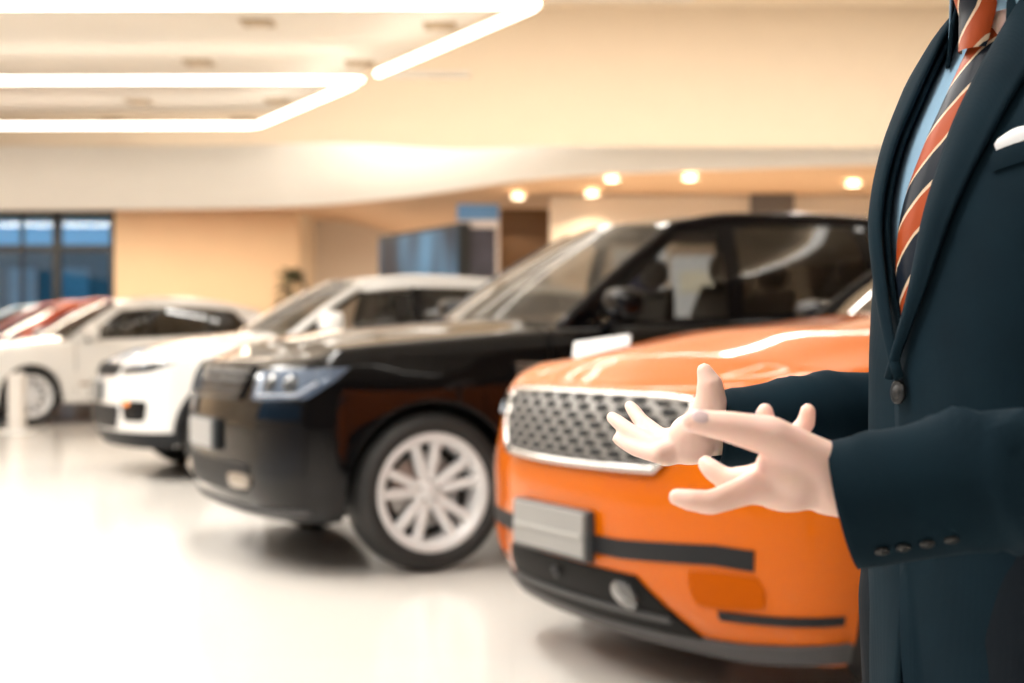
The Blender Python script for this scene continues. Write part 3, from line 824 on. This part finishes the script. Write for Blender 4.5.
for z in zs:
    A=fA(z); tR=math.asin(-min(1,abs(fRt(z)/A))**(1/.92)); yl=fL(z); tL=math.asin(math.copysign(min(1,abs(yl/A))**(1/.92),yl))
    t0=tL; t1=2*PI+tR; row=[]
    for k in range(81):
        w=k/80; w=w+.05*math.sin(2*PI*w)*-1
        row.append(ring(z,th=lerp(t0,t1,w),off=-.006*max(0,(w-.93)/.07)*(1 if z<1.07 else max(0,1-(z-1.07)/.05))))
    rows.append(row)
jk=MB().grid(rows).build('jacket',m_suit,man); so=jk.modifiers.new('s','SOLIDIFY'); so.thickness=.004; so.offset=-1
def lapel(sg,name):
    gl=[]
    wd=curve([(1.035,.002),(1.1,.022),(1.2,.045),(1.27,.062),(1.32,.068),(1.345,.060),(1.395,.022)]) 
    for i in range(31):
        z=1.035+.36*i/30; e=fL(z) if sg>0 else fRt(z); row=[]
        for k in range(9):
            w=k/8; y=e+sg*(wd(z)*w-.001)
            row.append(ysurf(z+.012*w*min(1,(z-1.035)/.1),y,.0045+.005*math.sin(PI*min(1,w*1.1))))
        gl.append(row)
    o=MB().grid(gl).build(name,m_suit,jk); s_=o.modifiers.new('s','SOLIDIFY'); s_.thickness=.004; s_.offset=1
lapel(1,'lapel'); lapel(-1,'lapel')
# collar of the jacket round the neck
cg=[]
for k in range(31):
    a=lerp(.55,2*PI-.55,k/30); cg.append([Vector((-.022+(.070+d)*math.cos(a)*1.0,(.078+d)*math.sin(a),z)) for d,z in ((.012,1.345),(.008,1.385),(.0,1.415),(-.006,1.40))])
o=MB().grid(cg).build('collar',m_suit,jk); s_=o.modifiers.new('s','SOLIDIFY'); s_.thickness=.004
# sleeves
def sleeve(pts,rs,name,folds,seed,sq=1.):
    rnd=random.Random(seed); P=[];n=len(pts); S_=[]
    for i in range(n-1):
        p0=Vector(pts[max(0,i-1)]);p1=Vector(pts[i]);p2=Vector(pts[i+1]);p3=Vector(pts[min(n-1,i+2)])
        for k in range(14):
            t=k/14; P.append(.5*((2*p1)+(-p0+p2)*t+(2*p0-5*p1+4*p2-p3)*t*t+(-p0+3*p1-3*p2+p3)*t**3)); S_.append(lerp(rs[i],rs[i+1],t))
    P.append(Vector(pts[-1])); S_.append(rs[-1])
    V=[]; prev=None; N=len(P); g=[]; fr=[]
    for i,p in enumerate(P):
        t=(P[min(N-1,i+1)]-P[max(0,i-1)]).normalized()
        bn=Vector((0,1,0)); bn=(bn-t*bn.dot(t)).normalized(); nrm=t.cross(bn); row=[]
        for k in range(36):
            a=2*PI*k/36; r=S_[i]
            r*=1+sum(am*math.exp(-(((i/N)-(c+sk*math.sin(a+ph)))/wd)**2) for c,am,wd,sk,ph in folds)
            row.append(p+nrm*(math.cos(a)*r)+bn*(math.sin(a)*r*sq))
        g.append(row+[row[0]]); fr.append((p,t,nrm,bn,S_[i]))
    o=MB().grid(g).build(name,m_suit,jk); merge(o); s_=o.modifiers.new('s','SOLIDIFY'); s_.thickness=.003; s_.offset=-1
    return o,fr
rf=[(.50,.10,.020,.05,1.),(.58,.09,.016,.05,2.2),(.66,.10,.018,.05,.4),(.74,.08,.016,.04,1.5),(.82,.07,.014,.04,2.8),(.90,.05,.012,.03,.9)]
sr,_=sleeve(R_AR+[lerp(R_EL,R_CU,.5)+Vector((0,0,.004)),R_CU],[.05,.062,.058,.054,.047,.040],'sleeve',rf,3)
lf_=[(.50,.06,.03,.07,1.),(.62,.10,.022,.06,1.4),(.69,.14,.018,.08,.2),(.745,.15,.013,.07,1.9),(.80,.09,.012,.07,2.7),(.86,.045,.013,.07,1.2)]
sl_,lfr=sleeve(L_AR+[lerp(L_EL,L_CU,.5)+Vector((0,0,.004)),L_CU],[.05,.062,.060,.057,.0545,.0535],'sleeve',lf_,5,.72)
def disc(name,c,n,r,h,m,parent):
    n=Vector(n).normalized(); q=Vector((0,0,1)).rotation_difference(n)
    o=MB().lathe([(0,h),(r*.55,h),(r*.62,h*.7),(r*.8,h*1.1),(r,h*.7),(r,0),(0,0)],20,'z').build(name,m,parent,loc=c); o.rotation_mode='QUATERNION'; o.rotation_quaternion=q; return o
for k in range(4):
    p,t,nr,bn,r=lfr[-5-2*k]; 
    a=R(128) ; cand=[]
    for sgn in (1,-1):
        d=nr*math.cos(a)+bn*(math.sin(a)*sgn*.72); cand.append(d)
    cam_l=Rz@(Vector((0,0,1.07))-Vector((TX,TY,0))); d=max(cand,key=lambda v:v.dot((cam_l-p).normalized()))
    disc('sleeve_button',p+d*(r*1.0),d,.0056,.0022,m_btn,sl_)
bp_=ysurf(1.022,-.002,.004); disc('button',bp_,(1,.0,.05),.0115,.004,m_btn,jk)
bp_=ysurf(.925,.006,.004); disc('button',bp_,(1,.0,.0),.0115,.004,m_btn,jk)
# breast pocket and square
pg=[]
for i in range(9):
    w=i/8; y=lerp(.086,.165,w); z=1.222+.018*w; pg.append([ysurf(z,y,.003),ysurf(z+.012,y,.006),ysurf(z+.022,y,.004)])
MB().grid(pg).build('breast_pocket',m_suit,jk)
pg=[]
for i in range(13):
    w=i/12; y=lerp(.089,.160,w); z=1.239+.018*w; hgt=.013+.004*math.sin(w*7); pg.append([ysurf(z,y,.003),ysurf(z+hgt*.6,y,.0085),ysurf(z+hgt,y,.006),ysurf(z+hgt*.6,y,.001)])
MB().grid(pg).build('pocket_square',m_white,man)
# --- shirt, collar, tie
sg_=[[ysurf(z,-.12+.24*k/24,-.012) for k in range(25)] for z in [1.0+.385*i/24 for i in range(25)]]
sh=MB().grid(sg_).build('shirt',m_shirt,man)
sn=[]
for k in range(33):
    a=2*PI*k/32; sn.append([Vector((-.016+r*math.cos(a),r*1.02*math.sin(a),z+ .012*-math.cos(a))) for r,z in ((.061,1.395),(.058,1.41),(.057,1.445),(.056,1.46))])
MB().grid(sn).build('collar_band',m_shirt,sh)
for s2 in (1,-1):
    cf=[]
    for i in range(7):
        w=i/6; a=s2*lerp(.60,1.4,w)
        top=Vector((-.016+.062*math.cos(a),.064*math.sin(a),1.455-.012*math.cos(a))); tipz=lerp(1.372,1.405,w**.7); a2=a+s2*.22*(1-w)
        bt=Vector((-.014+.078*math.cos(a2),.076*math.sin(a2),tipz)); bt.x=max(bt.x,ring(min(1.399,tipz),y=max(-.08,min(.08,bt.y)),off=-.010).x if w<.6 else bt.x)
        cf.append([top,top.lerp(bt,.5)+Vector((.006*math.cos(a),.006*math.sin(a),.003)),bt])
    o=MB().grid(cf).build('collar_leaf',m_shirt,sh); s_=o.modifiers.new('s','SOLIDIFY'); s_.thickness=.002
# striped silk
mt=bpy.data.materials.new('striped_silk'); mt.use_nodes=True; nt=mt.node_tree; b=nt.nodes['Principled BSDF']
tc=nt.nodes.new('ShaderNodeTexCoord'); sx=nt.nodes.new('ShaderNodeSeparateXYZ'); nt.links.new(tc.outputs['Object'],sx.inputs[0])
mu=nt.nodes.new('ShaderNodeMath'); mu.operation='MULTIPLY_ADD'; mu.inputs[1].default_value=-1.15; nt.links.new(sx.outputs['Y'],mu.inputs[0]); nt.links.new(sx.outputs['Z'],mu.inputs[2])
dv=nt.nodes.new('ShaderNodeMath'); dv.operation='MULTIPLY_ADD'; dv.inputs[1].default_value=1/.082; dv.inputs[2].default_value=.12; nt.links.new(mu.outputs[0],dv.inputs[0])
frn=nt.nodes.new('ShaderNodeMath'); frn.operation='FRACT'; nt.links.new(dv.outputs[0],frn.inputs[0])
cr=nt.nodes.new('ShaderNodeValToRGB'); cr.color_ramp.interpolation='CONSTANT'; nt.links.new(frn.outputs[0],cr.inputs[0])
el=cr.color_ramp.elements; el[0].position=0; el[0].color=(.007,.012,.022,1); el[1].position=.44; el[1].color=(.62,.47,.33,1)
for pos,c in ((.495,(.33,.055,.012)),(.93,(.62,.47,.33))): e=el.new(pos); e.color=(*c,1)
nt.links.new(cr.outputs[0],b.inputs['Base Color']); b.inputs['Roughness'].default_value=.45; b.inputs['Specular IOR Level'].default_value=.15
tw=curve([(1.0,.048),(1.15,.040),(1.3,.027),(1.385,.019)])
tg=[]
for i in range(31):
    z=1.0+.385*i/30; row=[]
    for k in range(11):
        v=-1+2*k/10; y=v*tw(z)-.004; row.append(ysurf(z,y,-.012-.005*min(1,max(0,(1.14-z)/.06))+.002+.008*(1-abs(v)**3)))
    tg.append(row)
ti=MB().grid(tg).build('tie',mt,man)
kg=[]
for i in range(9):
    t=i/8; z=lerp(1.352,1.415,t); w=lerp(.019,.033,t**.8); xx=ysurf(min(1.39,z),0,-.012).x+lerp(.018,.034,t); kg.append([Vector((xx+.012*math.sin(PI*k/10)-.010,-.004+w*-math.cos(PI*k/10),z)) for k in range(11)])
MB().grid(kg).build('tie_knot',mt,ti)
# trousers and shoes
tr=MB()
for s2 in (1,-1):
    tr.tube([(0,s2*.07,.93),(.005,s2*.092,.80),(.012,s2*.095,.5),(0,s2*.095,.25),(-.005,s2*.095,.05)],[.10,.100,.078,.066,.062],24)
tr.tube([(0,0,.80),(0,0,.99)],[.10,.098],24,flat=1.55,up=(1,0,0))
fuse(tr,'trousers',fabric('dark_trouser_wool',(.004,.007,.011),(.007,.011,.016)),man,.008,6)
for s2 in (1,-1):
    sm=MB(); gg=[]
    for i in range(15):
        t=i/14; x=-.085+.27*t; w=(.034+.012*math.sin(PI*min(1,t*1.1)))*(1 if t<.85 else math.sqrt(max(.05,1-((t-.85)/.15)**2))); h=lerp(.095,.045,min(1,t*1.5))*(1 if t<.85 else .85)
        gg.append([Vector((x,s2*.095+w*math.cos(a)*(1.),max(.004,.01+h*max(0,math.sin(a))))) for a in [PI*k/12 for k in range(13)]]+[Vector((x,s2*.095-w,.0)),Vector((x,s2*.095+w,.0)),Vector((x,s2*.095+w,.012))])
    sm.grid(gg).build('shoe',mat('black_shoe_leather',(.006,.006,.006),.25,coat=.4,noise=.1),man)
# ------------------------------------------------------------------ the showroom
def struct(o): o['kind']='structure'; return o
m_floor=bpy.data.materials.new('polished_floor'); m_floor.use_nodes=True
nt=m_floor.node_tree; b=nt.nodes['Principled BSDF']
tc=nt.nodes.new('ShaderNodeTexCoord'); br=nt.nodes.new('ShaderNodeTexBrick'); nz=nt.nodes.new('ShaderNodeTexNoise')
br.offset=0; br.inputs['Scale'].default_value=1.; br.inputs['Brick Width'].default_value=1.2; br.inputs['Row Height'].default_value=1.2
br.inputs['Mortar Size'].default_value=.004
br.inputs['Color1'].default_value=(.74,.71,.67,1); br.inputs['Color2'].default_value=(.72,.69,.65,1); br.inputs['Mortar'].default_value=(.70,.67,.63,1)
nz.inputs['Scale'].default_value=.5
nt.links.new(tc.outputs['Object'],br.inputs['Vector']); nt.links.new(tc.outputs['Object'],nz.inputs['Vector'])
nt.links.new(br.outputs['Color'],b.inputs['Base Color'])
rp=nt.nodes.new('ShaderNodeMapRange'); rp.inputs[3].default_value=.10; rp.inputs[4].default_value=.22
nt.links.new(nz.outputs['Fac'],rp.inputs[0]); nt.links.new(rp.outputs[0],b.inputs['Roughness'])
m_cream=mat('cream_wall',(.78,.65,.50),.8,noise=.03,nscale=3)
m_tan=mat('tan_wall',(.74,.55,.36),.8,noise=.03,nscale=3)
m_pale=mat('pale_wall',(.72,.64,.56),.7,noise=.02,nscale=3)
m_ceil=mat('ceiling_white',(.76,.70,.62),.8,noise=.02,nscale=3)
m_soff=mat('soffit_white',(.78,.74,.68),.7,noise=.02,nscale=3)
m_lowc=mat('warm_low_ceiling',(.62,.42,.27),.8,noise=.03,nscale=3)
m_tube=mat('light_tube',(1,.96,.9),.4,emit=8,ecol=(1,.95,.87),noise=.01)
m_down=mat('downlight_lens',(1,.85,.65),.4,emit=18,ecol=(1,.80,.55),noise=.01)
m_spot=mat('added_spot_lens',(1,.97,.92),.4,emit=45,ecol=(1,.95,.88),noise=.01)
m_brown=mat('brown_wall',(.16,.11,.07),.7,noise=.05,nscale=3)
m_dark=mat('dark_frame',(.02,.025,.03),.4,noise=.1)
X0,X1,Y0,Y1=-14.,10.,-9.,23.
struct(bbox('floor',(0,8,-.05),(60,60,.1),m_floor,bevel=0))
# low slab with a curved front edge
edge=[(-14,21.2),(-10,21.0),(-7.5,20.9),(-5,20.75),(-3,20.3),(-1.5,19.1),(-.6,18.0),(.1,17.1),(1.0,16.5),(2.1,16.1),(3.9,15.6),(6,15.3),(10,15.1)]
ex=curve(edge); ztop=curve([(-14,3.98),(-3,3.9),(0,3.42),(2.1,3.27),(4,3.2),(10,3.15)])
xs=[-14+24*i/80 for i in range(81)]
mb=MB(); mb.grid([[(x,ex(x),3.0) for x in xs],[(x,ex(x),ztop(x)) for x in xs],[(x,23.2,ztop(x)+.3) for x in xs]])
struct(mb.build('ceiling_soffit',m_soff,None,smooth=True))
zb_=curve([(-14,3.45),(-3.5,3.45),(-1.5,3.05),(10,3.0)])
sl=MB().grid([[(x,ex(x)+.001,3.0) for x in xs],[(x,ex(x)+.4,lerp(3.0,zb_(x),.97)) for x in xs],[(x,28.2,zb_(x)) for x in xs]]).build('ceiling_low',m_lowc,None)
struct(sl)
struct(bbox('wall_upper',(-2,22.1,5.1),(24.4,.2,2.4),m_cream,bevel=0))
# drop ceiling panel that carries the light tubes; higher ceiling above
p0=Vector((-3.52,19.62,0)); p1=Vector((.246,12.56,0)); dr=(p1-p0).normalized()
a0=p0-dr*.9+Vector((.45,.25,0)); a1=p0+dr*34+Vector((.45,.25,0))
zc=4.40
mb=MB()
vs=[(-14,a0.y,zc),(a0.x,a0.y,zc),(a1.x,a1.y,zc),(-14,a1.y,zc)]
mb.add(vs+[(x,y,z+.3) for x,y,z in vs],[(0,1,2,3),(7,6,5,4),(0,4,5,1),(1,5,6,2),(2,6,7,3),(3,7,4,0)])
struct(mb.build('ceiling_panel',m_ceil,None,smooth=False))
struct(bbox('ceiling_high',(-2,7.6,6.3),(24.4,33.4,.1),m_cream,bevel=0))
struct(bbox('wall_right',(10.1,9.6,3.1),(.2,37.4,6.4),m_brown,bevel=0))
struct(bbox('wall_rear',(-2,-9.1,3.1),(24.4,.2,6.4),m_brown,bevel=0))
struct(bbox('trim_1',(.95,12.45,4.10),(1.3,.14,.07),m_soff,bevel=.005)); struct(bbox('trim_2',(-.95,16.15,4.10),(.95,.12,.06),m_soff,bevel=.005))
# light tubes
def tube_light(a,b,label,r=.036):
    t=MB().tube([a,lerp(Vector(a),Vector(b),.01),lerp(Vector(a),Vector(b),.99),b],[r*.6,r,r,r*.6],12).build('light_tube',m_tube)
    tag(t,label,'light','linear ceiling lights'); 
    return t
zl=4.05
def onl(t): return p0.lerp(p1,t)+Vector((0,0,zl))
def bar(Yp,t,label):
    e=onl(t); tube_light((-13.8,e.y+.12,zl),(e.x-.0,e.y,zl),label)
bar(0,0.0,'far horizontal white light tube, lowest of the three ceiling tubes')
bar(0,.485,'middle horizontal white light tube on the ceiling')
bar(0,1.0,'near horizontal white light tube along the top of the picture')
tube_light(onl(.01),onl(.455),'slanting white light tube between the far and middle tubes')
tube_light(onl(.535),onl(.99),'slanting white light tube nearest, running to the top corner')
for k in range(1,4):
    t=1+k*.55
    tube_light((-13.8,onl(t).y,zl),onl(t),'white ceiling light tube overhead, out of the picture')
tube_light((-2.3,10.5,zl),(-.12,12.3,zl),'unseen white light tube overhead, added for the streak in the black SUV windscreen')  # extra unseen tube, placed so the windscreen shows a bright streak
tube_light((9.7,3.2,6.1),(6.6,7.2,6.1),'unseen white light tube high overhead, added for the streak in the black SUV rear window',.10)  # extra unseen tube that gives the rear side window its streak
# recessed squares in the panel
for i,(px,py) in enumerate([(258,22),(440,25),(199,62),(360,63),(139,101),(278,101),(114,120),(243,119)]):
    Y=1422*(zc-1.07)/(341.5-py); X=(px-512)/1422*Y
    o=bbox('recessed_downlight',(0,0,0),(.34,.34,.03),mat('recess_tan',(.40,.30,.19),.6,noise=.05),bevel=.01,loc=(X,Y,zc-.012))
    MB().lathe([(0,0),(.10,0),(.10,.02),(0,.02)],20,'z',(0,0,-.03)).build('lamp_face',mat('dim_lamp',(.55,.42,.28),.4),o)
    tag(o,['small square downlight between the near and middle light tubes, second from the right','small square downlight tucked in the corner of the near tube','small square downlight just above the middle light tube','small square downlight at the right end of the middle light tube','small square downlight just below the middle light tube','small square downlight below the right end of the middle tube','leftmost square downlight close above the far light tube','square downlight close above the right end of the far tube'][i],'light','recessed ceiling squares')
# downlights under the low slab
DL=[(612,178,'second'),(690,177,'third'),(592,193,'deep'),(518,196,'first'),(853,183,'last')]
names={'second':'round warm downlight above the black SUV roof, beside the deep one','third':'round warm downlight right of centre under the low ceiling','deep':'small warm downlight set deeper under the low ceiling','first':'leftmost warm downlight, above the brown wood panel','last':'rightmost warm downlight, next to the man’s shoulder'.replace('’',"'")}
for px,py,k in DL:
    Y=1422*(2.99-1.07)/(341.5-py); X=(px-512)/1422*Y
    o=MB().lathe([(0,0),(.085,0),(.085,.03),(0,.03)],20,'z').build('downlight',m_down,None,smooth=False,loc=(X,Y,2.965))
    MB().lathe([(.085,-.004),(.115,-.004),(.115,.02),(.085,.02)],24,'z',closed=True).build('trim_ring',m_soff,o)
    tag(o,names[k],'light','warm downlights under the low ceiling')
    l=bpy.data.lights.new('downlight_lamp','SPOT'); l.energy=40 if k in ('deep','first') else 420; l.color=(1,.78,.52); l.spot_size=R(130); l.shadow_soft_size=.05
    lo=bpy.data.objects.new('downlight_lamp',l); C.objects.link(lo); lo.location=(X,Y,2.9)
# unseen ceiling spots added to put reflected dots on the cars
for i,(x,y,z) in enumerate([(-5.5,9.5,zc-.02),(-3.8,8.2,zc-.02),(-2.4,6.3,zc-.02),(-4.6,5.6,zc-.02),(-1.2,8.8,zc-.02),(-.4,4.8,zc-.02),(1.6,4.6,6.23),(3.6,8.2,6.23),(5.2,5.2,6.23),(7.4,7.6,6.23),(4.2,2.2,6.23),(7.0,1.5,6.23)]):
    o=MB().lathe([(0,0),(.09,0),(.09,.03),(0,.03)],20,'z').build('added_spot',m_spot,None,smooth=False,loc=(x,y,z))
    tag(o,'unseen round white spot overhead, added for reflected dots on the cars','light','added spots over the cars')
# back walls under the slab
struct(bbox('wall_back',(-5.56,26.0,1.75),(3.36,.2,3.5),m_tan,bevel=0))
struct(bbox('wall_back_recess',(3,28.1,1.75),(14,.2,4),m_pale,bevel=0))
struct(bbox('wall_return',(-3.98,27.1,1.75),(.2,2.0,4),m_cream,bevel=0))
struct(bbox('wall_partition',(4.6,18.9,1.5),(8.2,.16,2.985),m_pale,bevel=0))
# shop window at the left
WX0,WX1=-13.9,-7.23
lw=MB()
for c,d in (((-14.1,9,.35),(.2,36.4,.9)),((-14.1,9,4.75),(.2,36.4,3.1)),((-14.1,18.6,2.),(.2,17.2,2.5)),((-14.1,-7.6,2.),(.2,3.2,2.5))): lw.box(c,d)
struct(lw.build('wall_left',m_cream,None,smooth=False))
w2=empty('window_2',(-14.1,2,2.)); struct(w2); fm=MB()
for k in range(6): fm.box((0,-8+3.2*k,0),(.14,.14,2.44))
fm.box((0,0,-1.2),(.16,16,.08)); fm.box((0,0,1.2),(.16,16,.08)); fm.build('window_frame',m_dark,w2,smooth=False)
bbox('window_pane',(0.02,0,0),(.012,15.9,2.4),glass_mat('side_glass',(.75,.85,.95),.05),w2,0)
win=empty('window_1',(WX0,26.0,0)); struct(win)
wW=WX1-WX0
fm=MB()
zT=2.77
for x,w in ((0.,.12),(wW-.05,.12),(wW-1.08,.15),(wW-1.72,.04),(wW-2.7,.12),(wW-4.2,.12),(wW-5.6,.12)): fm.box((x,0,1.7),(w,.14,3.4))
fm.box((wW/2,0,.1),(wW,.16,.2)); fm.box((wW/2,0,zT),(wW,.12,.13)); fm.box((wW/2,0,3.42),(wW,.14,.08))
fm.build('window_frame',m_dark,win,smooth=False)
bbox('window_pane',(wW/2,0.02,1.7),(wW,.012,3.3),glass_mat('shop_glass',(.75,.85,.95),.05),win,0)
# outside: a dark blue block across the street under a pale sky
ob=empty('street_building',(-14,38,0)); tag(ob,'blue-grey building across the street, seen through the far left window','building')
bbox('facade',(0,0,1.65),(26,1,3.6),mat('dusk_facade',(.10,.19,.21),.7,noise=.25,nscale=1.2),ob,0)
for i in range(18):
    bbox('facade_window',(-11.5+i*1.4,-.55,1.6),(.7,.05,2.8),mat('dusk_glass',(.22,.40,.46),.3,noise=.3,nscale=2),ob,0)
struct(bbox('ground_outside',(-10,40,-.12),(60,33,.1),mat('asphalt',(.10,.12,.14),.8,noise=.1),bevel=0))
# things at the back
def video_wall():
    a=Vector((-1.94,20.6,0)); b=Vector((-.67,18.2,0)); c=(a+b)/2; L=(b-a).length; rz=math.atan2(b.y-a.y,b.x-a.x)
    r=empty('video_wall',c,rz); tag(r,'large dark blue video screen angled at the back beyond the white SUV roof','screen')
    bbox('screen_cabinet',(0,.08,1.62),(L,.16,1.95),m_dark,r,.02)
    ms=bpy.data.materials.new('blue_screen'); ms.use_nodes=True; n=ms.node_tree; bb=n.nodes['Principled BSDF']
    t=n.nodes.new('ShaderNodeTexCoord'); g=n.nodes.new('ShaderNodeTexNoise'); g.inputs['Scale'].default_value=1.1
    cr=n.nodes.new('ShaderNodeValToRGB'); cr.color_ramp.elements[0].position=.40; cr.color_ramp.elements[0].color=(.004,.012,.028,1)
    cr.color_ramp.elements[1].position=.66; cr.color_ramp.elements[1].color=(.09,.26,.46,1)
    mp=n.nodes.new('ShaderNodeMapping'); mp.inputs['Scale'].default_value=(1,1,.25)
    n.links.new(t.outputs['Object'],mp.inputs[0]); n.links.new(mp.outputs[0],g.inputs[0]); n.links.new(g.outputs['Fac'],cr.inputs[0])
    n.links.new(cr.outputs[0],bb.inputs['Base Color']); n.links.new(cr.outputs[0],bb.inputs['Emission Color']); bb.inputs['Emission Strength'].default_value=.7
    bbox('screen_panel',(0,-.012,1.62),(L-.14,.02,1.83),ms,r,.002)
    for x in (-1,1): bbox('foot',(x*1.0,.08,.33),(.12,.5,.66),m_dark,r,.01)
video_wall()
bn=empty('roll_up_banner',(-.44,18.35,0),R(6)); tag(bn,'upright white banner with a blue head and dark picture, right of the video screen','banner')
bbox('banner_base',(0,0,.04),(.62,.22,.08),m_dark,bn,.01)
bbox('banner_sheet',(0,0,1.45),(.54,.012,2.76),mat('banner_white',(.62,.58,.58),.6,noise=.03),bn,.002)
bbox('banner_head',(0,-.012,2.74),(.54,.012,.20),mat('banner_blue',(.10,.25,.50),.6,noise=.05),bn,.002)
bbox('banner_picture',(.03,-.012,2.18),(.40,.012,.70),mat('banner_picture',(.04,.04,.06),.6,noise=.6,nscale=4),bn,.002)
bbox('banner_picture',(-.02,-.012,1.2),(.44,.012,.9),mat('banner_photo',(.35,.22,.18),.6,noise=.5,nscale=4),bn,.002)
wp=empty('wood_panel',(.19,19.6,0)); tag(wp,'tall brown wooden panel standing at the back, right of the banner','panel')
bbox('panel_board',(0,0,1.47),(.72,.10,2.86),mat('brown_wood',(.11,.048,.010),.5,noise=.2,nscale=6),wp,.01)
bbox('panel_plinth',(0,0,.03),(.80,.3,.06),m_dark,wp,.005)
vt=empty('wall_vent',(3.42,18.70,2.86)); tag(vt,'dark grey louvred vent high on the pale partition above the black SUV','vent')
bbox('vent_frame',(0,0,0),(.58,.04,.30),mat('vent_grey',(.13,.12,.125),.5,noise=.1),vt,.01)
for k in range(5): bbox('vent_slat',(0,-.028,-.11+.055*k),(.52,.02,.028),mat('vent_slat_grey',(.20,.19,.19),.5),vt,.003)
# plant
pl=empty('potted_plant',(-3.86,25.0,0)); tag(pl,'dark leafy potted plant in the corner between the tan wall and the recess','plant')
MB().lathe([(0,0),(.17,0),(.22,.42),(.24,.45),(.21,.45),(.2,.40),(0,.40)],28,'z').build('pot',mat('grey_pot',(.25,.23,.21),.5,noise=.1),pl)
MB().tube([(0,0,.38),(.02,.01,1.2),(.0,.03,2.0)],[.03,.024,.015],8).build('stem',mat('plant_stem',(.09,.06,.03),.8,noise=.1),pl)
lf=MB()
for i in range(260):
    z=random.uniform(1.25,2.32); rr=random.uniform(.02,.26)*(1-.5*abs(z-1.8)/.6); an=random.uniform(0,2*PI)
    c=Vector((rr*math.cos(an),rr*math.sin(an),z)); d=Vector((math.cos(an),math.sin(an),random.uniform(-.5,.7))).normalized(); sx=d.cross(Vector((0,0,1))).normalized()
    L=random.uniform(.14,.24); w=L*.30
    lf.add([c,c+d*L*.5+sx*w,c+d*L+Vector((0,0,-.03)),c+d*L*.5-sx*w,c+d*L*.5+Vector((0,0,.02))],[(0,1,4),(1,2,4),(2,3,4),(3,0,4)])
lf.build('leaves',mat('dark_leaf',(.022,.035,.012),.5,noise=.3),pl,fix=False)
# white post by the far white SUV
ps=empty('white_post',(-5.83,16.75,0)); tag(ps,'short white post standing in front of the far white SUV wheel','post')
bbox('post_base',(0,0,.02),(.34,.34,.04),M['white'],ps,.01)
bbox('post_column',(0,0,.36),(.17,.17,.68),mat('post_white',(.74,.70,.66),.5,noise=.02),ps,.02)
# tilted white information stand between the black and the orange car
it=empty('information_stand',(.385,6.12,0),R(-14)); tag(it,'small white tilted information stand between the black and the orange SUV','stand')
MB().lathe([(0,0),(.13,0),(.13,.012),(.02,.022),(0,.022)],28,'z').build('stand_base',m_dark,it)
MB().tube([(0,0,.02),(0,0,1.0)],.014,12).build('stand_pole',M['chrome'],it)
pn=bbox('stand_panel',(0,0,0),(.25,.17,.012),mat('panel_white',(.82,.83,.84),.35,noise=.01),it,.003,loc=(0,0,1.025)); pn.rotation_euler=(R(42),R(-8),0)
# display boards seen through the black car's front window, with an added glow
def board(loc,w,h,rz,label,cols):
    r=empty('display_board',loc,rz); tag(r,label,'board','display boards beyond the black SUV')
    bbox('board_panel',(0,0,h/2+.25),(w,.05,h),mat('board_white_glow',(.80,.82,.86),.5,noise=.03,emit=.9),r,.01)
    for x in (-1,1): bbox('board_foot',(x*w*.4,0,.13),(.06,.4,.26),m_dark,r,.005)
    for (x,z,ww,hh,c) in cols: bbox('board_picture',(x,-.03,z),(ww,.012,hh),mat('board_print_glow',c,.5,noise=.25,nscale=5,emit=.8),r,.002)
board((1.20,13.4,0),.5,1.70,R(-4),'white display board with a dark navy picture, seen through the black SUV front window',[(0,1.55,.36,.6,(.02,.025,.07)),(0,.85,.36,.5,(.45,.5,.6))])
board((1.72,13.2,0),.5,1.62,R(-8),'white display board with a warm top picture, seen through the black SUV front window',[(0.02,1.62,.36,.20,(1.,.9,.7)),(0,1.0,.3,.4,(.6,.6,.66))])
# ------------------------------------------------------------------ lamps, world, camera
def area(loc,sx,sy,e,col=(1,.9,.78),rot=(0,0,0)):  # unseen area lights without fixtures, added to brighten the room
    l=bpy.data.lights.new('added_fill','AREA'); l.shape='RECTANGLE'; l.size=sx; l.size_y=sy; l.energy=e; l.color=col
    o=bpy.data.objects.new('added_fill',l); C.objects.link(o); o.location=loc; o.rotation_euler=rot; return o
NW=(1,.965,.91); WW=(1,.86,.68)
area((-5,8.5,zc-.03),1.2,5,480,NW); area((-1.6,6.5,zc-.03),.6,4,300,NW); area((-9,12,zc-.03),2,2,350,NW)
area((-2,1.5,zc-.03),4,1.2,330,NW); area((3.5,6.5,6.2),2.5,5,600,NW); area((5,-3,6.2),3,3,400,NW); area((-3,-4,zc-.03),6,.6,200,NW)
area((2,18.4,6.2),16,.3,800,NW); area((-7,23.6,3.40),12,.5,720,WW); area((2,25.5,2.96),6,.6,400,WW)
w=bpy.data.worlds.new('dusk_sky'); bpy.context.scene.world=w; w.use_nodes=True
bg=w.node_tree.nodes['Background']; bg.inputs[0].default_value=(.34,.72,1.0,1); bg.inputs[1].default_value=1.0
cam=bpy.data.cameras.new('camera'); co_=bpy.data.objects.new('camera',cam); C.objects.link(co_)
co_.location=(0,0,1.07); co_.rotation_euler=(R(90),0,0)
cam.sensor_width=36; cam.lens=1422/1024*36; cam.clip_start=.05; cam.clip_end=200
cam.dof.use_dof=True; cam.dof.focus_distance=1.50; cam.dof.aperture_fstop=4.2
bpy.context.scene.camera=co_
vs=bpy.context.scene.view_settings
vs.view_transform='Standard'; vs.look='None'; vs.exposure=-.45
